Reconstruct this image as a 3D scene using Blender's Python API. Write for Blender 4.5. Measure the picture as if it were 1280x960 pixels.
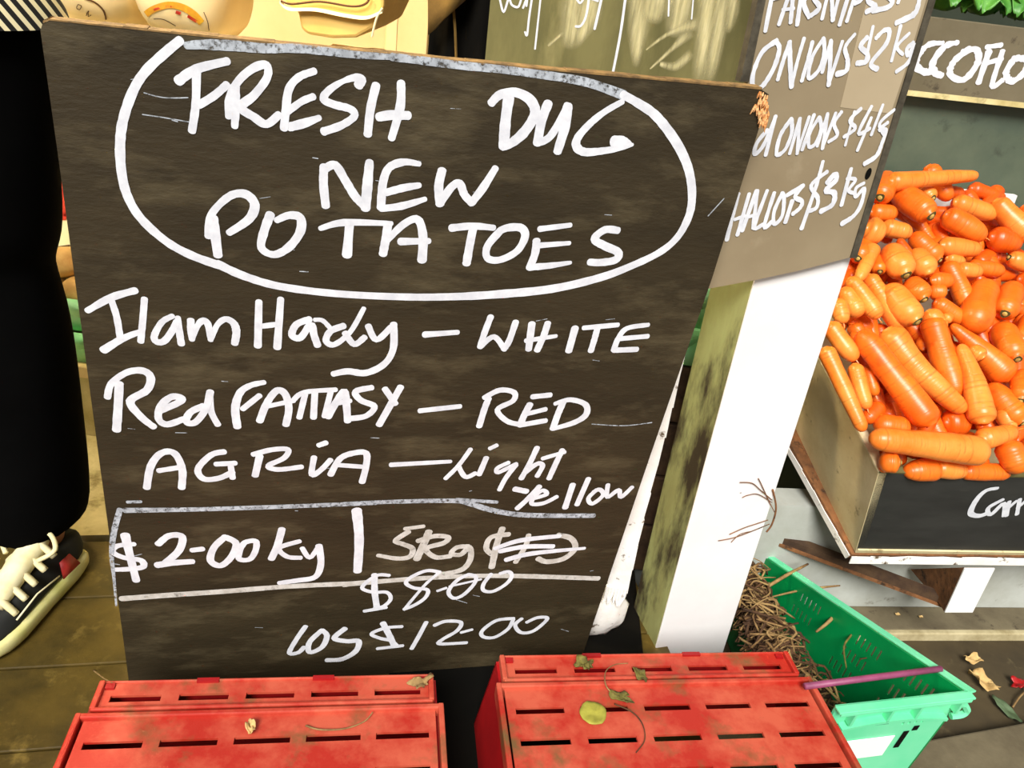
import bpy, bmesh, math, random
from mathutils import Vector, Matrix, noise
from mathutils.bvhtree import BVHTree
random.seed(7)
for o in list(bpy.data.objects): bpy.data.objects.remove(o)
S = bpy.context.scene
COL = S.collection
# ------------------------------------------------------------------ camera
FPX, CAMZ = 961.0, 1.1
nd = Vector((-250, 1750, 961)).normalized()          # world "down" seen from the camera (x right, y down, z forward)
up = -nd
fw = Vector((0, 0, 1)); Yc = (fw - up * fw.dot(up)).normalized(); Xc = Yc.cross(up)
ROT = Matrix((Xc, Yc, up))                            # camera vector -> world vector
CAM = Vector((0, 0, CAMZ))
cd = bpy.data.cameras.new('camera'); cam = bpy.data.objects.new('camera', cd); COL.objects.link(cam)
cx, cy, cz = ROT @ Vector((1, 0, 0)), ROT @ Vector((0, -1, 0)), ROT @ Vector((0, 0, -1))
cam.matrix_world = Matrix(((cx.x, cy.x, cz.x, 0), (cx.y, cy.y, cz.y, 0), (cx.z, cy.z, cz.z, CAMZ), (0, 0, 0, 1)))
cd.sensor_width = 36; cd.sensor_fit = 'HORIZONTAL'; cd.lens = FPX * 36 / 1280; cd.clip_start = .02
S.camera = cam
# ------------------------------------------------------------------ world, sun, exposure
S.view_settings.view_transform = 'Standard'; S.view_settings.look = 'None'
S.view_settings.gamma = 1; S.view_settings.use_curve_mapping = False
S.view_settings.exposure = 0.42
w = bpy.data.worlds.new('sky'); S.world = w; w.use_nodes = True
bg = w.node_tree.nodes['Background']; bg.inputs[0].default_value = (1, .96, .88, 1); bg.inputs[1].default_value = .36
sd = bpy.data.lights.new('sun', 'SUN'); sd.energy = 4.0; sd.angle = math.radians(24); sd.color = (1, .97, .92)
sun = bpy.data.objects.new('sun', sd); COL.objects.link(sun)
sun.rotation_euler = Vector((.12, .80, -.80)).to_track_quat('-Z', 'Y').to_euler()

# ------------------------------------------------------------------ helpers
def ray(px, py): return ROT @ Vector(((px - 640) / FPX, (py - 480) / FPX, 1))
def atz(px, py, z): d = ray(px, py); return CAM + d * ((z - CAMZ) / d.z)
def aty(px, py, y): d = ray(px, py); return CAM + d * (y / d.y)
def atp(px, py, p0, n): d = ray(px, py); return CAM + d * ((p0 - CAM).dot(n) / d.dot(n))
def depth(p): return (ROT.transposed() @ (p - CAM)).z
def lin(c):
    c = [x / 255 for x in c]
    return tuple((x / 12.92 if x <= .04045 else ((x + .055) / 1.055) ** 2.4) for x in c) + (1,)

def mat(name, a, b=None, scale=8, rough=.6, bump=0, c=None, cscale=30, cthr=(.58, .7), stretch=(1, 1, 1), bscale=40, spec=.5, metal=0, thr=(.35, .65), detail=6, alpha=None):
    m = bpy.data.materials.new(name); m.use_nodes = True
    nt = m.node_tree; N, L = nt.nodes, nt.links; P = N['Principled BSDF']
    P.inputs['Roughness'].default_value = rough; P.inputs['Specular IOR Level'].default_value = spec; P.inputs['Metallic'].default_value = metal
    tc = N.new('ShaderNodeTexCoord'); mp = N.new('ShaderNodeMapping'); mp.inputs['Scale'].default_value = stretch
    L.new(tc.outputs['Object'], mp.inputs[0])
    def nz(sc, off=0):
        n = N.new('ShaderNodeTexNoise'); n.inputs['Scale'].default_value = sc; n.inputs['Detail'].default_value = detail
        n.inputs['Roughness'].default_value = .65
        if off:
            m2 = N.new('ShaderNodeVectorMath'); m2.operation = 'ADD'; m2.inputs[1].default_value = (off, off * .7, off * 1.3)
            L.new(mp.outputs[0], m2.inputs[0]); L.new(m2.outputs[0], n.inputs[0])
        else: L.new(mp.outputs[0], n.inputs[0])
        return n.outputs['Fac']
    def ramp(sock, t0, t1):
        r = N.new('ShaderNodeMapRange'); r.inputs[1].default_value = t0; r.inputs[2].default_value = t1
        L.new(sock, r.inputs[0]); return r.outputs[0]
    P.inputs['Base Color'].default_value = lin(a)
    out = None
    if b is not None:
        mx = N.new('ShaderNodeMix'); mx.data_type = 'RGBA'; mx.inputs[6].default_value = lin(a); mx.inputs[7].default_value = lin(b)
        L.new(ramp(nz(scale), *thr), mx.inputs[0]); out = mx.outputs[2]
    if c is not None:
        mx = N.new('ShaderNodeMix'); mx.data_type = 'RGBA'; mx.inputs[6].default_value = lin(a); mx.inputs[7].default_value = lin(c)
        if out: L.new(out, mx.inputs[6])
        L.new(ramp(nz(cscale, 3.7), *cthr), mx.inputs[0]); out = mx.outputs[2]
    if out: L.new(out, P.inputs['Base Color'])
    if bump:
        bp = N.new('ShaderNodeBump'); bp.inputs['Strength'].default_value = bump; bp.inputs['Distance'].default_value = .004
        L.new(nz(bscale, 1.3), bp.inputs['Height']); L.new(bp.outputs[0], P.inputs['Normal'])
    if alpha: L.new(ramp(nz(alpha[0], 5.1), alpha[1], alpha[2]), P.inputs['Alpha'])
    return m

def link(name, bm, m, parent=None, smooth=False, bevel=0, subsurf=0):
    me = bpy.data.meshes.new(name)
    if subsurf == 0 and not smooth: bmesh.ops.recalc_face_normals(bm, faces=bm.faces)
    else: bmesh.ops.recalc_face_normals(bm, faces=bm.faces)
    bm.to_mesh(me); bm.free()
    for p in me.polygons: p.use_smooth = smooth
    o = bpy.data.objects.new(name, me); COL.objects.link(o)
    if m: me.materials.append(m)
    if parent: o.parent = parent; o.matrix_parent_inverse = Matrix.Translation(parent.location).inverted()
    if bevel:
        b = o.modifiers.new('bevel', 'BEVEL'); b.width = bevel; b.segments = 2; b.limit_method = 'ANGLE'
    if subsurf:
        s = o.modifiers.new('sub', 'SUBSURF'); s.levels = subsurf; s.render_levels = subsurf
    return o
def tag(o, label=None, cat=None, group=None, kind=None):
    if label: o['label'] = label
    if cat: o['category'] = cat
    if group: o['group'] = group
    if kind: o['kind'] = kind
    return o
def thing(name, label, cat, loc=(0, 0, 0), group=None):
    o = bpy.data.objects.new(name, None); o.empty_display_size = .05; COL.objects.link(o); o.location = loc
    return tag(o, label, cat, group)
def hexa(bm, q, ext):
    """solid from a quad (list of 4 points) swept by a vector or by 4 vectors"""
    e = ext if isinstance(ext, (list, tuple)) else [ext] * len(q)
    a = [bm.verts.new(p) for p in q]; b = [bm.verts.new(p + v) for p, v in zip(q, e)]
    n = len(q); bm.faces.new(a); bm.faces.new(b[::-1])
    for i in range(n): bm.faces.new((a[i], b[i], b[(i + 1) % n], a[(i + 1) % n]))
    return bm
def fbox(bm, o, u, v, n, u0, u1, v0, v1, n0, n1):
    q = [o + u * x + v * y + n * n0 for x, y in ((u0, v0), (u1, v0), (u1, v1), (u0, v1))]
    return hexa(bm, q, n * (n1 - n0))
X, Y, Z = Vector((1, 0, 0)), Vector((0, 1, 0)), Vector((0, 0, 1)); O0 = Vector((0, 0, 0))
def wbox(bm, x0, x1, y0, y1, z0, z1): return fbox(bm, O0, X, Y, Z, x0, x1, y0, y1, z0, z1)
def crom(pts, k=6):
    if len(pts) < 3: return list(pts)
    P = [pts[0]] + list(pts) + [pts[-1]]; out = []
    for i in range(1, len(P) - 2):
        p0, p1, p2, p3 = P[i - 1:i + 3]
        for j in range(k):
            t = j / k
            out.append(p1 * (1) + ((p2 - p0) * t + (p0 * 2 - p1 * 5 + p2 * 4 - p3) * t * t + (p1 * 3 - p0 - p2 * 3 + p3) * t ** 3) * .5)
    out.append(P[-2]); return out
def tube(bm, pts, rads, seg=8, cap=True):
    n = len(pts); rings = []
    if not isinstance(rads, (list, tuple)): rads = [rads] * n
    ref = None
    for i, p in enumerate(pts):
        t = (pts[min(i + 1, n - 1)] - pts[max(i - 1, 0)]).normalized()
        if ref is None: ref = t.orthogonal().normalized()
        ref = (ref - t * ref.dot(t)).normalized(); s = t.cross(ref)
        rings.append([bm.verts.new(p + (ref * math.cos(a) + s * math.sin(a)) * rads[i]) for a in [2 * math.pi * k / seg for k in range(seg)]])
    for a, b in zip(rings, rings[1:]):
        for k in range(seg): bm.faces.new((a[k], a[(k + 1) % seg], b[(k + 1) % seg], b[k]))
    if cap: bm.faces.new(rings[0][::-1]); bm.faces.new(rings[-1])
    return bm
_lift = [0]
def ribbon(bm, pts, wid, n, rnd=True, jit=.05):
    """flat brush stroke in the plane of normal n; wid = list of half widths"""
    m = len(pts)
    if m < 2: return
    _lift[0] = (_lift[0] + 1) % 12; lf = n * (.00002 * _lift[0])
    def hw(t):
        f = t * (len(wid) - 1); i = min(int(f), len(wid) - 2) if len(wid) > 1 else 0
        return wid[0] if len(wid) == 1 else wid[i] + (wid[i + 1] - wid[i]) * (f - i)
    L, Rr = [], []
    for i, p in enumerate(pts):
        t = (pts[min(i + 1, m - 1)] - pts[max(i - 1, 0)])
        if t.length < 1e-9: t = X
        t = t.normalized(); s = n.cross(t).normalized(); h = hw(i / (m - 1)) * (1 + jit * random.uniform(-1, 1))
        l2 = lf + n * (.00015 * i / m); L.append(bm.verts.new(p + s * h + l2)); Rr.append(bm.verts.new(p - s * h + l2))
    for i in range(m - 1): bm.faces.new((Rr[i], Rr[i + 1], L[i + 1], L[i]))
    if rnd:
        for i, sg in ((0, -1), (m - 1, 1)):
            q = pts[i]; o = pts[1] if i == 0 else pts[-2]
            t = (q - o).normalized(); s = n.cross(t).normalized(); h = hw(0 if i == 0 else 1)
            fan = [bm.verts.new(q + lf + n * (.00015 * i / m) + s * h * math.cos(a) + t * h * .75 * math.sin(a)) for a in [math.pi * k / 6 for k in range(7)]]
            bm.faces.new(fan[::-1])
ZO = {'A': (130, 30, 3.2), 'B': (500, 70, 3.2), 'C': (90, 340, 3.0476), 'D': (460, 360, 3.3684), 'E': (110, 600, 3.5556), 'F': (430, 600, 3.5556),
      'G': (900, 0, 4.923), 'H': (880, 150, 4.923), 'K': (880, 0, 3.2), 'M': (900, 580, 3.3684), 'T': (600, 0, 4.0), 'P': (0, 0, 1.0), 'Q': (0, 0, 4.0), 'V': (320, 0, 4.0), 'N': (180, 370, 5.818), 'S': (440, 650, 4.2667)}
def strokes(name, data, p0, n, m, parent, lift=.0006, k=6, jit=.05, wmul=1.0):
    """data: [(zoom, [(x,y)...], width)]; places brush strokes on the plane (p0, n)"""
    bm = bmesh.new(); p1 = p0 + n * lift
    for z, pts, wd in data:
        ox, oy, sc = ZO[z]
        if not isinstance(wd, (list, tuple)): wd = [wd]
        W = [atp(ox + x / sc, oy + y / sc, p1, n) for x, y in pts]
        if len(W) == 2: W = [W[0].lerp(W[1], t / 5) for t in range(6)]
        else: W = crom(W, k)
        s = depth(W[0]) / FPX / sc * .58 * wmul
        ribbon(bm, W, [q * s for q in wd], n, jit=jit)
    return link(name, bm, m, parent)

def soft_strokes(name, data, p0, n, m, parent, lift=.0005):
    """wiped chalk: strokes whose strength (attribute 'soft') fades to the edges and ends"""
    bm = bmesh.new(); soft = []; p1 = p0 + n * lift
    for si, (z, pts, wd) in enumerate(data):
        ox, oy, sc = ZO[z]; wd = wd if isinstance(wd, (list, tuple)) else [wd]
        W = [atp(ox + x / sc, oy + y / sc, p1 + n * (.00006 * si), n) for x, y in pts]
        W = crom(W, 10) if len(W) > 2 else [W[0].lerp(W[1], t / 10) for t in range(11)]
        s = depth(W[0]) / FPX / sc * .5; mm = len(W); rows = []
        for i, p in enumerate(W):
            t = (W[min(i + 1, mm - 1)] - W[max(i - 1, 0)]).normalized(); sd = n.cross(t).normalized()
            f = i / (mm - 1) * (len(wd) - 1); k = min(int(f), len(wd) - 2) if len(wd) > 1 else 0
            h = (wd[0] if len(wd) == 1 else wd[k] + (wd[k + 1] - wd[k]) * (f - k)) * s
            row = []
            for c in (-1, -.6, -.2, .2, .6, 1):
                row.append(bm.verts.new(p + sd * h * c)); e = min(1, (mm - 1 - i) / (mm * .22))
                soft.append((1 - abs(c)) / .8 * e if abs(c) < 1 else 0.0)
            rows.append(row)
        for a, b in zip(rows, rows[1:]):
            for c in range(5): bm.faces.new((a[c], a[c + 1], b[c + 1], b[c]))
    o = link(name, bm, m, parent); at = o.data.attributes.new('soft', 'FLOAT', 'POINT')
    for i, v in enumerate(soft): at.data[i].value = min(1, v)
    return o
def soften(m, k0=.0, k1=1.0):
    N, L = m.node_tree.nodes, m.node_tree.links; P = N['Principled BSDF']
    at = N.new('ShaderNodeAttribute'); at.attribute_name = 'soft'
    ad = N.new('ShaderNodeMath'); ad.operation = 'MULTIPLY'; src = P.inputs['Alpha'].links[0].from_socket
    mr = N.new('ShaderNodeMapRange'); mr.inputs[1].default_value = k0; mr.inputs[2].default_value = k1
    L.new(at.outputs['Fac'], mr.inputs[0]); L.new(mr.outputs[0], ad.inputs[0]); L.new(src, ad.inputs[1]); L.new(ad.outputs[0], P.inputs['Alpha'])
# ------------------------------------------------------------------ materials
M = {}
M['board'] = mat('painted_board', (40, 33, 19), (55, 46, 29), scale=5, rough=.6, bump=.3, bscale=60, stretch=(1, 1, 3), c=(88, 78, 56), cscale=6, cthr=(.52, .80), spec=.3, thr=(.3, .7))
M['board_edge'] = mat('raw_board_edge', (150, 118, 70), (88, 68, 40), scale=60, rough=.8)
M['paint'] = mat('white_paint', (226, 229, 236), (204, 207, 216), scale=60, rough=.6)
M['worn_paint'] = mat('worn_white_paint', (186, 194, 204), (150, 156, 164), scale=60, rough=.7, alpha=(170, .30, .52), detail=3)
M['thin_paint'] = mat('thin_chalky_paint', (178, 174, 166), (205, 203, 198), scale=70, rough=.7, alpha=(90, .12, .42), detail=3)
M['smear'] = mat('chalk_smear', (206, 196, 150), (184, 174, 124), scale=40, rough=.8, alpha=(22, .10, .62), stretch=(6, 6, .5))
soften(M['smear'])
M['splinter'] = mat('splintered_wood', (196, 120, 50), (235, 185, 130), scale=120, rough=.9, bump=.5)
M['red'] = mat('faded_red_plastic', (172, 38, 24), (194, 86, 62), scale=11, rough=.5, bump=.15, c=(112, 82, 46), cscale=13, cthr=(.53, .70), thr=(.40, .60))
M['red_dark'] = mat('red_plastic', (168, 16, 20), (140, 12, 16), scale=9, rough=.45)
M['white_post'] = mat('white_painted_wood', (240, 240, 240), (232, 231, 230), scale=4, rough=.6, c=(120, 105, 95), cscale=42, cthr=(.70, .74), bump=.1)
M['green_post'] = mat('mossy_painted_wood', (160, 168, 112), (128, 126, 76), scale=6, rough=.75, c=(48, 38, 18), cscale=11, cthr=(.48, .62), stretch=(1, 1, .35), bump=.3)  # moss and dirt; dark stains spread wider to mimic the board's shadow
M['sign'] = mat('grey_brown_sign', (136, 121, 95), (150, 135, 108), scale=3, rough=.55, c=(160, 146, 120), cscale=5)
M['tape'] = mat('brown_parcel_tape', (176, 160, 132), (168, 152, 124), scale=4, rough=.3)
M['sign_edge'] = mat('dark_board_edge', (80, 74, 60), (52, 46, 34), scale=60, rough=.8)
M['slate'] = mat('olive_chalkboard', (112, 106, 62), (84, 80, 40), scale=6, rough=.8, c=(132, 124, 78), cscale=4, stretch=(2, 2, .6))
M['plank'] = mat('grey_brown_plank', (108, 100, 78), (92, 84, 62), scale=6, rough=.7, c=(60, 52, 36), cscale=22, cthr=(.62, .7))
M['panel'] = mat('dark_green_panel', (66, 78, 64), (84, 94, 76), scale=6, rough=.6, c=(40, 46, 36), cscale=12, cthr=(.60, .75))
M['crate_wood'] = mat('weathered_crate_wood', (226, 212, 168), (202, 184, 136), scale=7, rough=.8, bump=.3, c=(120, 102, 64), cscale=26, cthr=(.62, .72), stretch=(1, 1, 1))
M['raw_edge'] = mat('pale_sawn_edge', (228, 214, 176), (190, 170, 122), scale=40, rough=.9, bump=.4)
M['black_paint'] = mat('black_painted_panel', (34, 35, 34), (46, 47, 45), scale=8, rough=.55, c=(66, 66, 60), cscale=18, cthr=(.64, .8), stretch=(1, 1, 3))
M['white_wood'] = mat('flaking_white_wood', (226, 222, 214), (240, 238, 234), scale=12, rough=.7, c=(90, 74, 52), cscale=26, cthr=(.6, .66), bump=.3)
M['white_clean'] = mat('white_board', (242, 242, 242), (230, 230, 228), scale=5, rough=.6)
M['brown_wood'] = mat('dirty_brown_wood', (140, 92, 52), (96, 62, 34), scale=30, rough=.9, bump=.5, c=(52, 36, 20), cscale=30, cthr=(.55, .65))
M['dark_wood'] = mat('dark_brown_wood', (52, 33, 20), (82, 60, 38), scale=26, rough=.9, bump=.4)
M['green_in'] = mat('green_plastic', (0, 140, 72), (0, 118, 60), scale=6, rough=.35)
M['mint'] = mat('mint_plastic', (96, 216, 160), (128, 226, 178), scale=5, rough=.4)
M['lime'] = mat('pale_green_plastic', (140, 240, 158), (186, 248, 196), scale=9, rough=.4)
M['purple'] = mat('purple_painted_rod', (150, 72, 110), (122, 56, 86), scale=30, rough=.5)
M['straw'] = mat('dry_straw', (164, 134, 84), (100, 70, 38), scale=30, rough=.9)
M['straw_dark'] = mat('dark_dry_stems', (92, 62, 32), (58, 36, 18), scale=30, rough=.9)
M['soil'] = mat('dark_debris', (34, 20, 10), (58, 38, 20), scale=40, rough=1, bump=.8)
M['leaf_dry'] = mat('dry_leaf', (214, 182, 122), (176, 138, 80), scale=30, rough=.8)
M['leaf_green'] = mat('fresh_green_leaf', (44, 110, 34), (96, 158, 62), scale=18, rough=.45, c=(190, 206, 140), cscale=9, cthr=(.6, .72))
M['leaf_dull'] = mat('wilted_green_leaf', (96, 116, 84), (66, 84, 52), scale=24, rough=.7)
M['leaf_olive'] = mat('olive_leaf', (118, 110, 44), (72, 62, 24), scale=90, rough=.8, bump=.6)
M['leaf_yellow'] = mat('yellow_green_leaf', (170, 164, 62), (140, 136, 48), scale=60, rough=.7)
M['floor'] = mat('brown_floor_boards', (92, 74, 26), (62, 50, 16), scale=9, rough=.5, bump=.3, c=(120, 100, 46), cscale=20, cthr=(.58, .75), spec=.4)
M['concrete'] = mat('pale_concrete', (222, 210, 158), (180, 166, 110), scale=9, rough=.9, bump=.4, c=(130, 114, 66), cscale=14, cthr=(.56, .7))
M['ground'] = mat('dark_damp_ground', (78, 66, 42), (56, 46, 28), scale=6, rough=.7, c=(104, 92, 62), cscale=20, cthr=(.6, .75))
M['step'] = mat('grey_brown_step', (112, 102, 78), (86, 76, 56), scale=9, rough=.8, bump=.3, c=(58, 48, 34), cscale=22, cthr=(.6, .7))
M['nosing'] = mat('pale_step_edge', (190, 178, 140), (150, 136, 98), scale=22, rough=.8)
M['plinth'] = mat('pale_grey_wall', (180, 184, 178), (160, 162, 152), scale=8, rough=.8, c=(110, 106, 92), cscale=18, cthr=(.62, .75))
M['cream'] = mat('cream_wall_paint', (244, 222, 168), (236, 212, 154), scale=4, rough=.8)
M['cream_dim'] = mat('cream_post_paint', (238, 214, 156), (228, 200, 138), scale=6, rough=.7)
M['bag'] = mat('cream_paper_sack', (250, 232, 186), (244, 220, 166), scale=6, rough=.75, bump=.35, bscale=14)
M['kraft'] = mat('kraft_paper_sack', (226, 186, 104), (208, 164, 82), scale=5, rough=.75, bump=.35, bscale=18)
M['print_brown'] = mat('brown_print', (92, 58, 22), rough=.7)
M['print_red'] = mat('red_print', (186, 34, 20), (206, 70, 40), scale=40, rough=.7)
M['print_yellow'] = mat('yellow_print', (232, 186, 40), (214, 140, 40), scale=40, rough=.7)
M['sack_brown'] = mat('brown_sackcloth', (120, 92, 36), (92, 68, 22), scale=12, rough=.9, bump=.4)
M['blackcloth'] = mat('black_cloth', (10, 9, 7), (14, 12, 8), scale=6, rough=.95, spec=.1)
M['trouser'] = mat('black_trouser_cloth', (5, 5, 5), (7, 7, 7), scale=9, rough=1, spec=.03)
M['skin'] = mat('skin', (190, 132, 96), (178, 118, 84), scale=9, rough=.5)
M['hair'] = mat('dark_hair', (36, 24, 16), (20, 14, 10), scale=40, rough=.6, stretch=(1, 1, .2))
M['shoe_black'] = mat('black_canvas', (16, 18, 16), (24, 26, 24), scale=20, rough=.8)
M['sole'] = mat('pale_rubber_sole', (232, 226, 168), (206, 206, 112), scale=9, rough=.6)
M['lace'] = mat('cream_laces', (240, 232, 190), (226, 214, 160), scale=30, rough=.8)
M['patch'] = mat('red_leather_patch', (150, 20, 22), (186, 60, 50), scale=40, rough=.5)
M['potato'] = mat('potato_skin', (214, 178, 112), (190, 146, 84), scale=22, rough=.7, bump=.2)
M['roof'] = mat('added_unseen_roof_boards', (80, 66, 40), (58, 46, 26), scale=5, rough=.8)
M['sticker'] = mat('white_paper_label', (244, 244, 242), rough=.6)
M['dark_ring'] = mat('dark_carrot_crown', (58, 52, 14), (92, 84, 30), scale=60, rough=.9)
M['stem_pale'] = mat('pale_cut_stem', (206, 176, 96), (150, 120, 50), scale=80, rough=.8)

def carrot_mat(name, base, light, dark):
    m = mat(name, base, light, scale=14, rough=.36, c=dark, cscale=22, cthr=(.6, .8))
    N, L = m.node_tree.nodes, m.node_tree.links; P = N['Principled BSDF']
    at = N.new('ShaderNodeAttribute'); at.attribute_name = 'along'
    n1 = N.new('ShaderNodeTexNoise'); n1.noise_dimensions = '1D'; n1.inputs['Scale'].default_value = 190; n1.inputs['Detail'].default_value = 2
    L.new(at.outputs['Fac'], n1.inputs['W'])
    tc = N.new('ShaderNodeTexCoord'); n2 = N.new('ShaderNodeTexNoise'); n2.inputs['Scale'].default_value = 60; L.new(tc.outputs['Object'], n2.inputs[0])
    mu = N.new('ShaderNodeMath'); mu.operation = 'ADD'; L.new(n1.outputs[0], mu.inputs[0])
    m2 = N.new('ShaderNodeMath'); m2.operation = 'MULTIPLY'; m2.inputs[1].default_value = .45; L.new(n2.outputs[0], m2.inputs[0]); L.new(m2.outputs[0], mu.inputs[1])
    mr = N.new('ShaderNodeMapRange'); mr.inputs[1].default_value = .82; mr.inputs[2].default_value = .95; mr.inputs[4].default_value = .40; L.new(mu.outputs[0], mr.inputs[0])
    mx = N.new('ShaderNodeMix'); mx.data_type = 'RGBA'; mx.inputs[7].default_value = lin((168, 78, 20))
    src = P.inputs['Base Color'].links[0].from_socket; L.new(src, mx.inputs[6]); L.new(mr.outputs[0], mx.inputs[0]); L.new(mx.outputs[2], P.inputs['Base Color'])
    bp = N.new('ShaderNodeBump'); bp.inputs['Strength'].default_value = .22; bp.inputs['Distance'].default_value = .003; bp.invert = True
    L.new(mu.outputs[0], bp.inputs['Height']); L.new(bp.outputs[0], P.inputs['Normal'])
    return m
M['carrot'] = [carrot_mat('carrot_skin', (230, 96, 16), (236, 120, 32), (196, 66, 10)),
               carrot_mat('pale_carrot_skin', (236, 120, 34), (242, 148, 62), (210, 86, 18)),
               carrot_mat('deep_carrot_skin', (214, 76, 10), (226, 98, 18), (176, 50, 6))]
# striped shirt
def stripe_mat():
    m = bpy.data.materials.new('black_cream_stripes'); m.use_nodes = True; N, L = m.node_tree.nodes, m.node_tree.links
    tc = N.new('ShaderNodeTexCoord'); wv = N.new('ShaderNodeTexWave'); wv.wave_type = 'BANDS'; wv.bands_direction = 'DIAGONAL'
    wv.inputs['Scale'].default_value = 30; wv.inputs['Distortion'].default_value = 1.6; wv.inputs['Detail'].default_value = 1; wv.inputs['Detail Scale'].default_value = .25
    r = N.new('ShaderNodeValToRGB'); r.color_ramp.interpolation = 'CONSTANT'; r.color_ramp.elements[0].color = lin((12, 11, 8)); r.color_ramp.elements[1].color = lin((225, 214, 172)); r.color_ramp.elements[1].position = .55
    L.new(tc.outputs['Object'], wv.inputs[0]); L.new(wv.outputs['Fac'], r.inputs[0]); L.new(r.outputs[0], N['Principled BSDF'].inputs['Base Color']); N['Principled BSDF'].inputs['Roughness'].default_value = .9
    return m
M['stripes'] = stripe_mat()

# ------------------------------------------------------------------ the setting
def struct(name, bm, m, **k): return tag(link(name, bm, m, **k), kind='structure')
a15 = math.radians(14.5); FU = Vector((math.cos(a15), math.sin(a15), 0)); FV = Vector((-math.sin(a15), math.cos(a15), 0))
bm = bmesh.new(); s0 = atz(0, 836, 0); v0 = s0.dot(FV)
vend = atz(125, 668, 0).dot(FV)
ks = [v0 + .155 * i for i in range(-14, 3)]
for i, v in enumerate(ks):
    v1 = min(v + .152, vend + .0)
    if v1 - v < .02: continue
    fbox(bm, O0, FU, FV, Z, -3.2, .62 + random.uniform(-.004, .004), v, v1, -.04, 0)
struct('floor', bm, M['floor'], bevel=.002)
bm = bmesh.new(); wbox(bm, -3.6, 4, -3, 4.5, -.34, -.10); struct('floor_ground', bm, M['ground'])
bm = bmesh.new(); fbox(bm, O0, FU, FV, Z, -3.2, .70, vend + .003, vend + 3, -.05, -.004); struct('floor_concrete', bm, M['concrete'])
bm = bmesh.new(); wbox(bm, -3.2, .9, 2.5, 2.6, -.1, 2.5); struct('wall_back', bm, M['cream'])
bm = bmesh.new(); wbox(bm, .9, 4, 2.5, 2.6, -.1, 2.5); struct('wall_right', bm, M['panel'])
bm = bmesh.new(); wbox(bm, -3.2, -3.1, .4, 2.6, -.1, 2.5); struct('wall_left', bm, M['cream'])
bm = bmesh.new()
for i in range(12): wbox(bm, -3.2 + .5 * i, -3.2 + .5 * i + .49, .95, 3.2, 2.46, 2.5)
struct('ceiling_added_unseen', bm, M['roof'])  # unseen roof, added to darken the rear; set back so the board stays lit
# right-hand step: lower ground at z=-.1
GZ = -.10
e0, e1 = atz(1080, 801, GZ), atz(1280, 801, GZ); eu = (e1 - e0).normalized(); ev = Vector((-eu.y, eu.x, 0))
f1 = atz(1080, 756, GZ + .025); d1 = (f1 - e0).dot(ev)
bm = bmesh.new(); fbox(bm, e0, eu, ev, Z, -.16, 2.2, .012, d1, -.0, .022); struct('floor_step', bm, M['step'], bevel=.003)
bm = bmesh.new(); fbox(bm, e0, eu, ev, Z, -.16, 2.2, -.002, .012, -.0, .024); struct('trim_step', bm, M['nosing'], bevel=.003)
bm = bmesh.new(); fbox(bm, e0, eu, ev, Z, -.5, 2.2, d1, d1 + .06, -.0, .30); struct('wall_plinth', bm, M['plinth'])
g0, g1 = atz(1180, 921, GZ + .03), atz(1280, 903, GZ + .03); gu = (g1 - g0).normalized(); gv = Vector((gu.y, -gu.x, 0))
bm = bmesh.new(); fbox(bm, g0, gu, gv, Z, -.3, 2.0, 0, .9, -.06, 0); struct('floor_kerb', bm, M['step'], bevel=.004)

# ------------------------------------------------------------------ main price board
BA, BB = atz(163, 866, 0), atz(726, 825, 0); BU = (BB - BA).normalized()
tl = (50 - 0, 28)
BUP = Vector((.049, -.043, .998)).normalized(); BN = BU.cross(BUP).normalized()
if BN.y > 0: BN = -BN
pb = thing('price_board', 'big dark hand-painted potato price board with white lettering inside an oval', 'sign', (BA + BB) / 2)
bp = lambda x, y: atp(x, y, BA, BN)
outline = [(50.5, 38), (53, 30), (62, 25.5), (300, 51), (620, 82), (952, 112), (961, 118), (957, 132), (952, 150), (890, 348), (812, 572), (726, 825), (445, 846), (163, 866), (110, 470), (72, 190)]
q = [bp(*p) for p in outline]
bm = bmesh.new(); hexa(bm, q, -BN * .017)
pnl = link('panel', bm, M['board'], pb)
bm = bmesh.new()
top = [bp(*p) for p in ((54, 29), (62, 25.5), (300, 51), (620, 82), (952, 112))]
for p, q2 in zip(top, top[1:]):
    for i in range(8):
        a, b = p.lerp(q2, i / 8), p.lerp(q2, (i + 1) / 8)
        h = .0012 + random.uniform(0, .0014)
        hexa(bm, [a - BN * .016, b - BN * .016, b + BN * .0005, a + BN * .0005], BUP * h)
link('raw_top_edge', bm, M['board_edge'], pb)['label'] = 'bare sawn top edge'
bm = bmesh.new()
for i in range(46):
    p = bp(random.uniform(944, 960), random.uniform(113, 152)) + BN * random.uniform(0, .003)
    d = Vector((random.uniform(-.3, .3), 0, -1)).normalized() * random.uniform(.006, .014)
    tube(bm, [p, p + d * .5 + BN * .001, p + d], [.0008, .0016, .0004], 5)
link('broken_corner', bm, M['splinter'], pb)['label'] = 'splintered orange corner'
def bstr(name, data, m='paint', lab=None, **k):
    o = strokes(name, data, BA, BN, M[m], pb, **k)
    if lab: o['label'] = lab
    return o
bstr('oval_border', [('A', [(305, 65), (250, 110), (170, 185), (120, 260), (80, 370), (65, 470), (70, 590), (95, 690), (150, 780), (250, 870), (350, 925), (460, 965)], [30, 32, 34, 34, 36]),
    ('P', [(272, 330), (305, 345), (350, 358), (420, 367), (500, 371), (560, 371), (620, 368), (690, 361), (750, 347), (790, 332), (825, 315), (847, 296), (861, 270), (865, 245), (862, 217), (853, 192), (838, 167), (818, 143), (796, 128), (778, 118)], [10, 9, 9, 11, 10, 9, 10, 11, 10, 8])], lab='white painted oval')
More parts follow.
